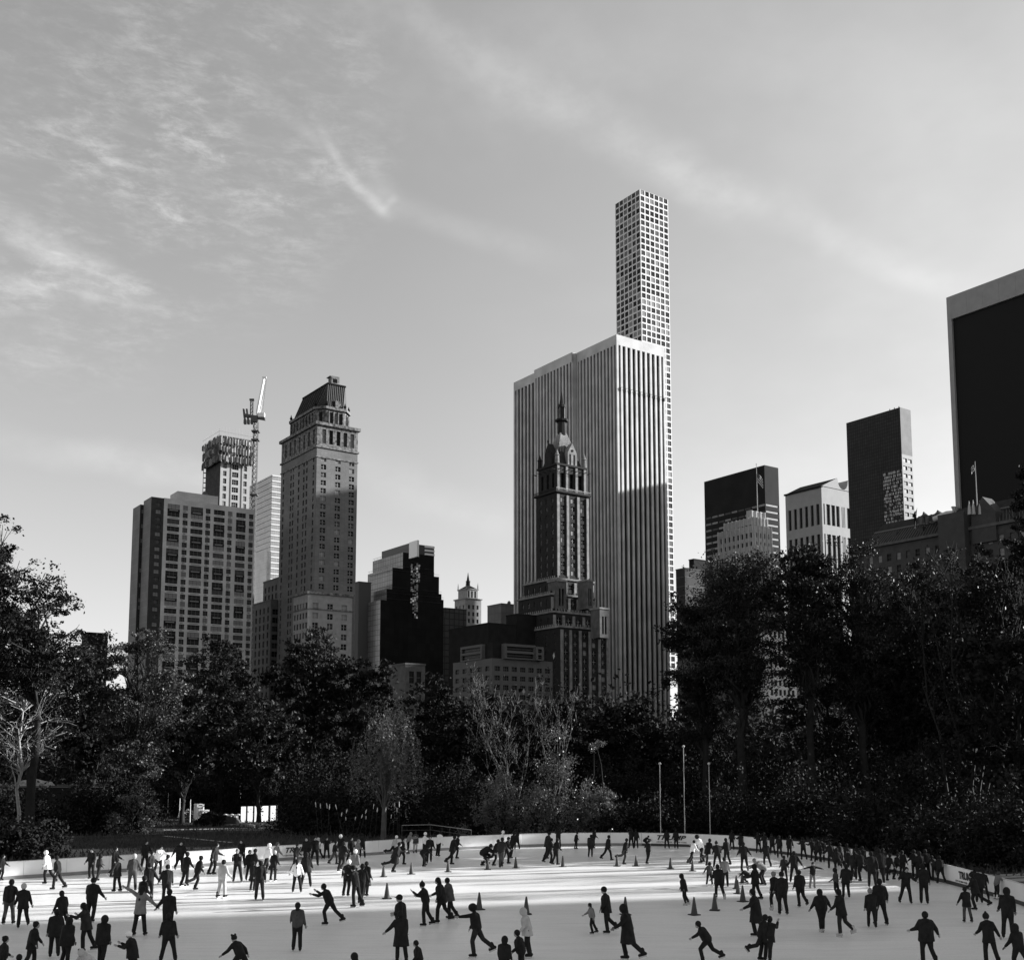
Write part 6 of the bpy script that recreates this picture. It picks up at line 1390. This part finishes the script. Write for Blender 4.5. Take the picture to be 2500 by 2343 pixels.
boxy('portable_toilet', 'tall white portable cabin beside the tarpaulin heap', 'portable cabin', 480, 498, 2000, 1962, m_wp, 1.1, (('door', .15, .85, .05, .86, mat('door_grey', .45, .6)), ('vent', .25, .75, .88, .95, m_dkf)))
boxy('metal_cabinet', 'small pale cabinet right of the tall white cabin', 'cabinet', 500, 511, 1999, 1976, mat('cabinet_grey', .5, .6), .7, (('door', .1, .9, .08, .9, mat('door_grey', .45, .6)), ('handle', .75, .8, .4, .6, m_dkf)))
boxy('work_table', 'pale topped site table left of the white panels', 'table', 563, 582, 2009, 1990, mat('table_grey', .3, .7), .9, (('panel', .0, .3, .1, .95, m_wp), ('panel', .7, .8, .05, .9, m_wp)))
def heap(name, label, cat, px, py, w, h, d, m_, seed, n=14):
    g_ = G(px, py, -.05); r_ = random.Random(seed); q = MB()
    nx, ny = 14, 6
    Z = [[max(.03, h * abs(math.sin(math.pi * (i + .3) / nx)) ** .6 * abs(math.sin(math.pi * (j + .5) / ny)) ** .5 * r_.uniform(.75, 1.1)) for j in range(ny + 1)] for i in range(nx + 1)]
    pt = lambda i, j: (g_.x + w * (i / nx - .5), g_.y + d * (j / ny), (Z[i][j] if 0 < i < nx and 0 < j < ny else 0) - .05)
    for i in range(nx):
        for j in range(ny): q.face([pt(i, j), pt(i + 1, j), pt(i + 1, j + 1), pt(i, j + 1)])
    return q, g_
q, g_ = heap('x', '', '', 415, 1994, 2.9, 1.5, 2.2, m_wp, 2); r_ = empty('tarpaulin_heap', g_, 'heap under a crumpled dark sheet with a white top at the left worksite', 'heap'); q.build('sheet', m_dkf, r_, True, org=g_)
q = MB(); z0 = 1.5
for i in range(9): x = g_.x - 1.3 + i * .28; q.face([(x, g_.y + .4, z0 - .1 + .1 * math.sin(i)), (x + .28, g_.y + .4, z0 - .1 + .1 * math.sin(i + 1)), (x + .28, g_.y + 1.4, z0 + .12 + .06 * math.cos(i + 1)), (x, g_.y + 1.4, z0 + .12 + .06 * math.cos(i))]); q.face([(x, g_.y + .4, z0 - .1 + .1 * math.sin(i)), (x + .28, g_.y + .4, z0 - .1 + .1 * math.sin(i + 1)), (x + .28, g_.y + .35, z0 - .32), (x, g_.y + .35, z0 - .32)][::-1])
q.build('white_cover', m_wp, r_, org=g_)
q, g_ = heap('x', '', '', 458, 1999, 2.6, 1.2, 2.0, m_dkf, 4); r_ = empty('equipment_pile', g_, 'pile of dark stacked equipment between the heap and the tall white cabin', 'pile'); q.build('sheet', m_dkf, r_, True, org=g_)
q = MB(); rr = random.Random(9)
for i in range(14): x = g_.x + rr.uniform(-1.1, 1.1); z = rr.uniform(.1, 1.2); q.tube([(x, g_.y - .1, z), (x + rr.uniform(-.7, .7), g_.y - .15, z + rr.uniform(-.2, .4))], .035, 5)
q.build('rods', m_wp, r_, org=g_)
for i, (px, pt) in enumerate(((438, 1948), (464, 1951), (409, 1935))): pole('site_post', ('pale upright post leaning beside the tarpaulin heap', 'pale upright post behind the equipment pile', 'thin dark upright post at the left of the worksite')[i], 'post', px, 1992, pt, 128 if i < 2 else 130, .06 if i < 2 else .03, m_wp if i < 2 else m_barkm, top=False)
q, g_ = heap('x', '', '', 560, 2010, 2.4, .9, 1.4, m_wp, 6); r_ = empty('sandbag_heap', g_, 'low lumpy heap with white sacks left of the white panels', 'heap'); q.build('mound', m_dkf, r_, True, org=g_)
q = MB()
for i in range(6): sph(q, (g_.x - .9 + i * .36, g_.y + .3, .86 + .06 * (i % 2)), .2, 8, 5, 1.2, .8, .5)
q.build('sacks', m_wp, r_, True, org=g_)
rr = random.Random(5)
for i in range(7):
    g_ = G(598 + i * 13, 2018 + rr.uniform(-4, 3), -.05); q = MB(); s = rr.uniform(.25, .5); sph(q, (0, 0, s * .35), s, 7, 5, rr.uniform(.9, 1.4), 1, .7); o = q.build('rock', mat('rock_grey', .22, .9, .2, .4, 2), None, False); o.location = g_
    tag(o, 'rough stone lying in front of the white panels', 'rock', 'stones in front of the white panels')
# van, fence at the left edge
r_, W_, h, p = boxy('parked_van', 'small white boxy service van behind the iron fence at the far left', 'van', 16, 50, 1972, 1938, m_wp, 3.6)
for fx in (.2, .8): q = MB(); c = Vector((p.x + W_ * fx, r_.location.y - .05, .3)); q.tube([c, c + Vector((0, .25, 0))], .33, 12); q.build('wheel', m_dkf, r_, org=r_.location)
q = MB(); q.box((p.x + W_ * .12, r_.location.y - .03, h * .62), (W_ * .76, 0, 0), (0, .02, 0), (0, 0, h * .22)); q.build('window', g_mid, r_, org=r_.location)
for fx in (.06, .88): q = MB(); q.box((p.x + W_ * fx, r_.location.y - .04, h * .3), (W_ * .07, 0, 0), (0, .03, 0), (0, 0, .2)); q.build('tail_light', m_dkf, r_, org=r_.location)
a = G(-30, 2004, -.05); b = G(128, 1996, -.05); r_ = empty('iron_fence', a, 'iron railing fence with thin upright bars at the far left', 'fence'); d = b - a; L = d.length; d.normalize(); k = int(L / 2.2)
for i in range(k + 1): q = MB(); c = a + d * (L * i / k); q.tube([c, c + Vector((0, 0, 2.1))], .05, 5); q.build('post', m_dkf, r_, org=a)
for i in range(k):
    q = MB(); s0 = a + d * (L * i / k); s1 = a + d * (L * (i + 1) / k)
    for z in (.15, 1.85): q.tube([s0 + Vector((0, 0, z)), s1 + Vector((0, 0, z))], .025, 4)
    for j in range(1, 15): c = s0.lerp(s1, j / 15); q.tube([c + Vector((0, 0, .05)), c + Vector((0, 0, 2.0))], .016, 4)
    q.build('railing_panel', m_dkf, r_, org=a)
# pale path strips in the park
m_path = mat('park_path', .33, .9, .2, .2, .4)
def strip(p0, p1, w, name='path'):
    a, b = G(*p0, -.05), G(*p1, -.05); d = (b - a).normalized(); n = Vector((-d.y, d.x, 0)) * w; q = MB(); q.face([a + Vector((0, 0, .004)), b + Vector((0, 0, .004)), b + n + Vector((0, 0, .004)), a + n + Vector((0, 0, .004))]); tag(q.build(name, m_path), kind='structure')
strip((395, 2040), (560, 2056), .5); strip((400, 2026), (700, 2020), 1.2); strip((400, 2002), (540, 2000), 3.0); strip((-60, 1999), (125, 1992), 2.5)
# thatched looking rock outcrop with people
def outcrop(px, py, Y, w, h, label, seed):
    a = P(px, py, Y); r = random.Random(seed); nx, ny = 26, 10; q = MB(); Zf = [[0] * (ny + 1) for _ in range(nx + 1)]
    for i in range(nx + 1):
        for j in range(ny + 1): Zf[i][j] = h * abs(math.sin(math.pi * i / nx)) ** .5 * min(1, j / 4) ** .6 * (1 - .25 * i / nx) + r.uniform(-.12, .12)
    pt = lambda i, j: (w * (i / nx - .5) + .15 * math.sin(j * 2 + i), j * .6, max(0, Zf[i][j]) if 0 < i < nx and 0 < j < ny else 0)
    for i in range(nx):
        for j in range(ny): q.face([pt(i, j), pt(i + 1, j), pt(i + 1, j + 1), pt(i, j + 1)])
    o = q.build('rock_outcrop', mat('schist_rock', .30, .8, .3, .5, 1.5, bump=.8)); o.location = (a.x, Y, -.05); tag(o, label, 'rock')
outcrop(60, 1900, 136, 9, 5.2, 'tall pale rock outcrop under the pale barked tree', 3); outcrop(135, 1900, 138, 8, 4.0, 'sloping striped rock outcrop right of the taller one', 4)
q = MB(); a = P(40, 1915, 131); q.box((a.x - 12, 131, -.05), (22, 0, 0), (0, 14, 0), (0, 0, a.z + .05 - .3)); o = q.build('terrace_bank', m_soil); o['kind'] = 'structure'
zb = a.z - .3
# reed plumes and hand rail
m_plume = mat('plume', .62, .8, .2)
rr = random.Random(8)
for i in range(19):
    px = 775 + i * 11.5 + rr.uniform(-9, 9); Y = rr.uniform(97, 101); t_ = P(px, 1972 + rr.uniform(-22, 26), Y); b_ = Vector((t_.x + rr.uniform(-.9, .9), Y, -.05)); r_ = empty('reed_plume', b_, 'pale feathery grass plume standing behind the boards left of centre', 'grass plume', 'pale grass plumes behind the boards')
    q = MB(); q.tube([b_, b_.lerp(t_, .82)], .012, 3); q.build('stem', mat('dry_grass', .12, .9), r_, org=b_); q = MB(); c = b_.lerp(t_, .86); q.tube([c, c.lerp(t_, .35), c.lerp(t_, .75), t_], [.02, rr.uniform(.03, .06), .04, .01], 6); q.build('plume', m_plume, r_, org=b_)
a, b, c = G(981, 2052), G(1050, 2050), G(1150, 2066); z = 1.35; r_ = empty('hand_rail', a, 'thin pale tubular hand rail behind the boards left of centre', 'railing'); q = MB(); A1, B1, C1_ = [Vector((v.x, v.y, z)) for v in (a, b, c)]; q.tube([A1, B1, C1_], .03, 6); q.build('rail', mat('rail_grey', .35, .5), r_, org=a)
q = MB(); q.tube([A1 - Vector((0, 0, .45)), B1 - Vector((0, 0, .45)), C1_ - Vector((0, 0, .45))], .025, 6); q.build('rail', m_barkm, r_, org=a)
for v in (A1, B1, B1.lerp(C1_, .5), C1_): q = MB(); q.tube([(v.x, v.y, -.05), v], .03, 6); q.build('post', m_barkm, r_, org=a)
for i, (px, hpx) in enumerate(((48, 40), (62, 52), (84, 46))):
    pass
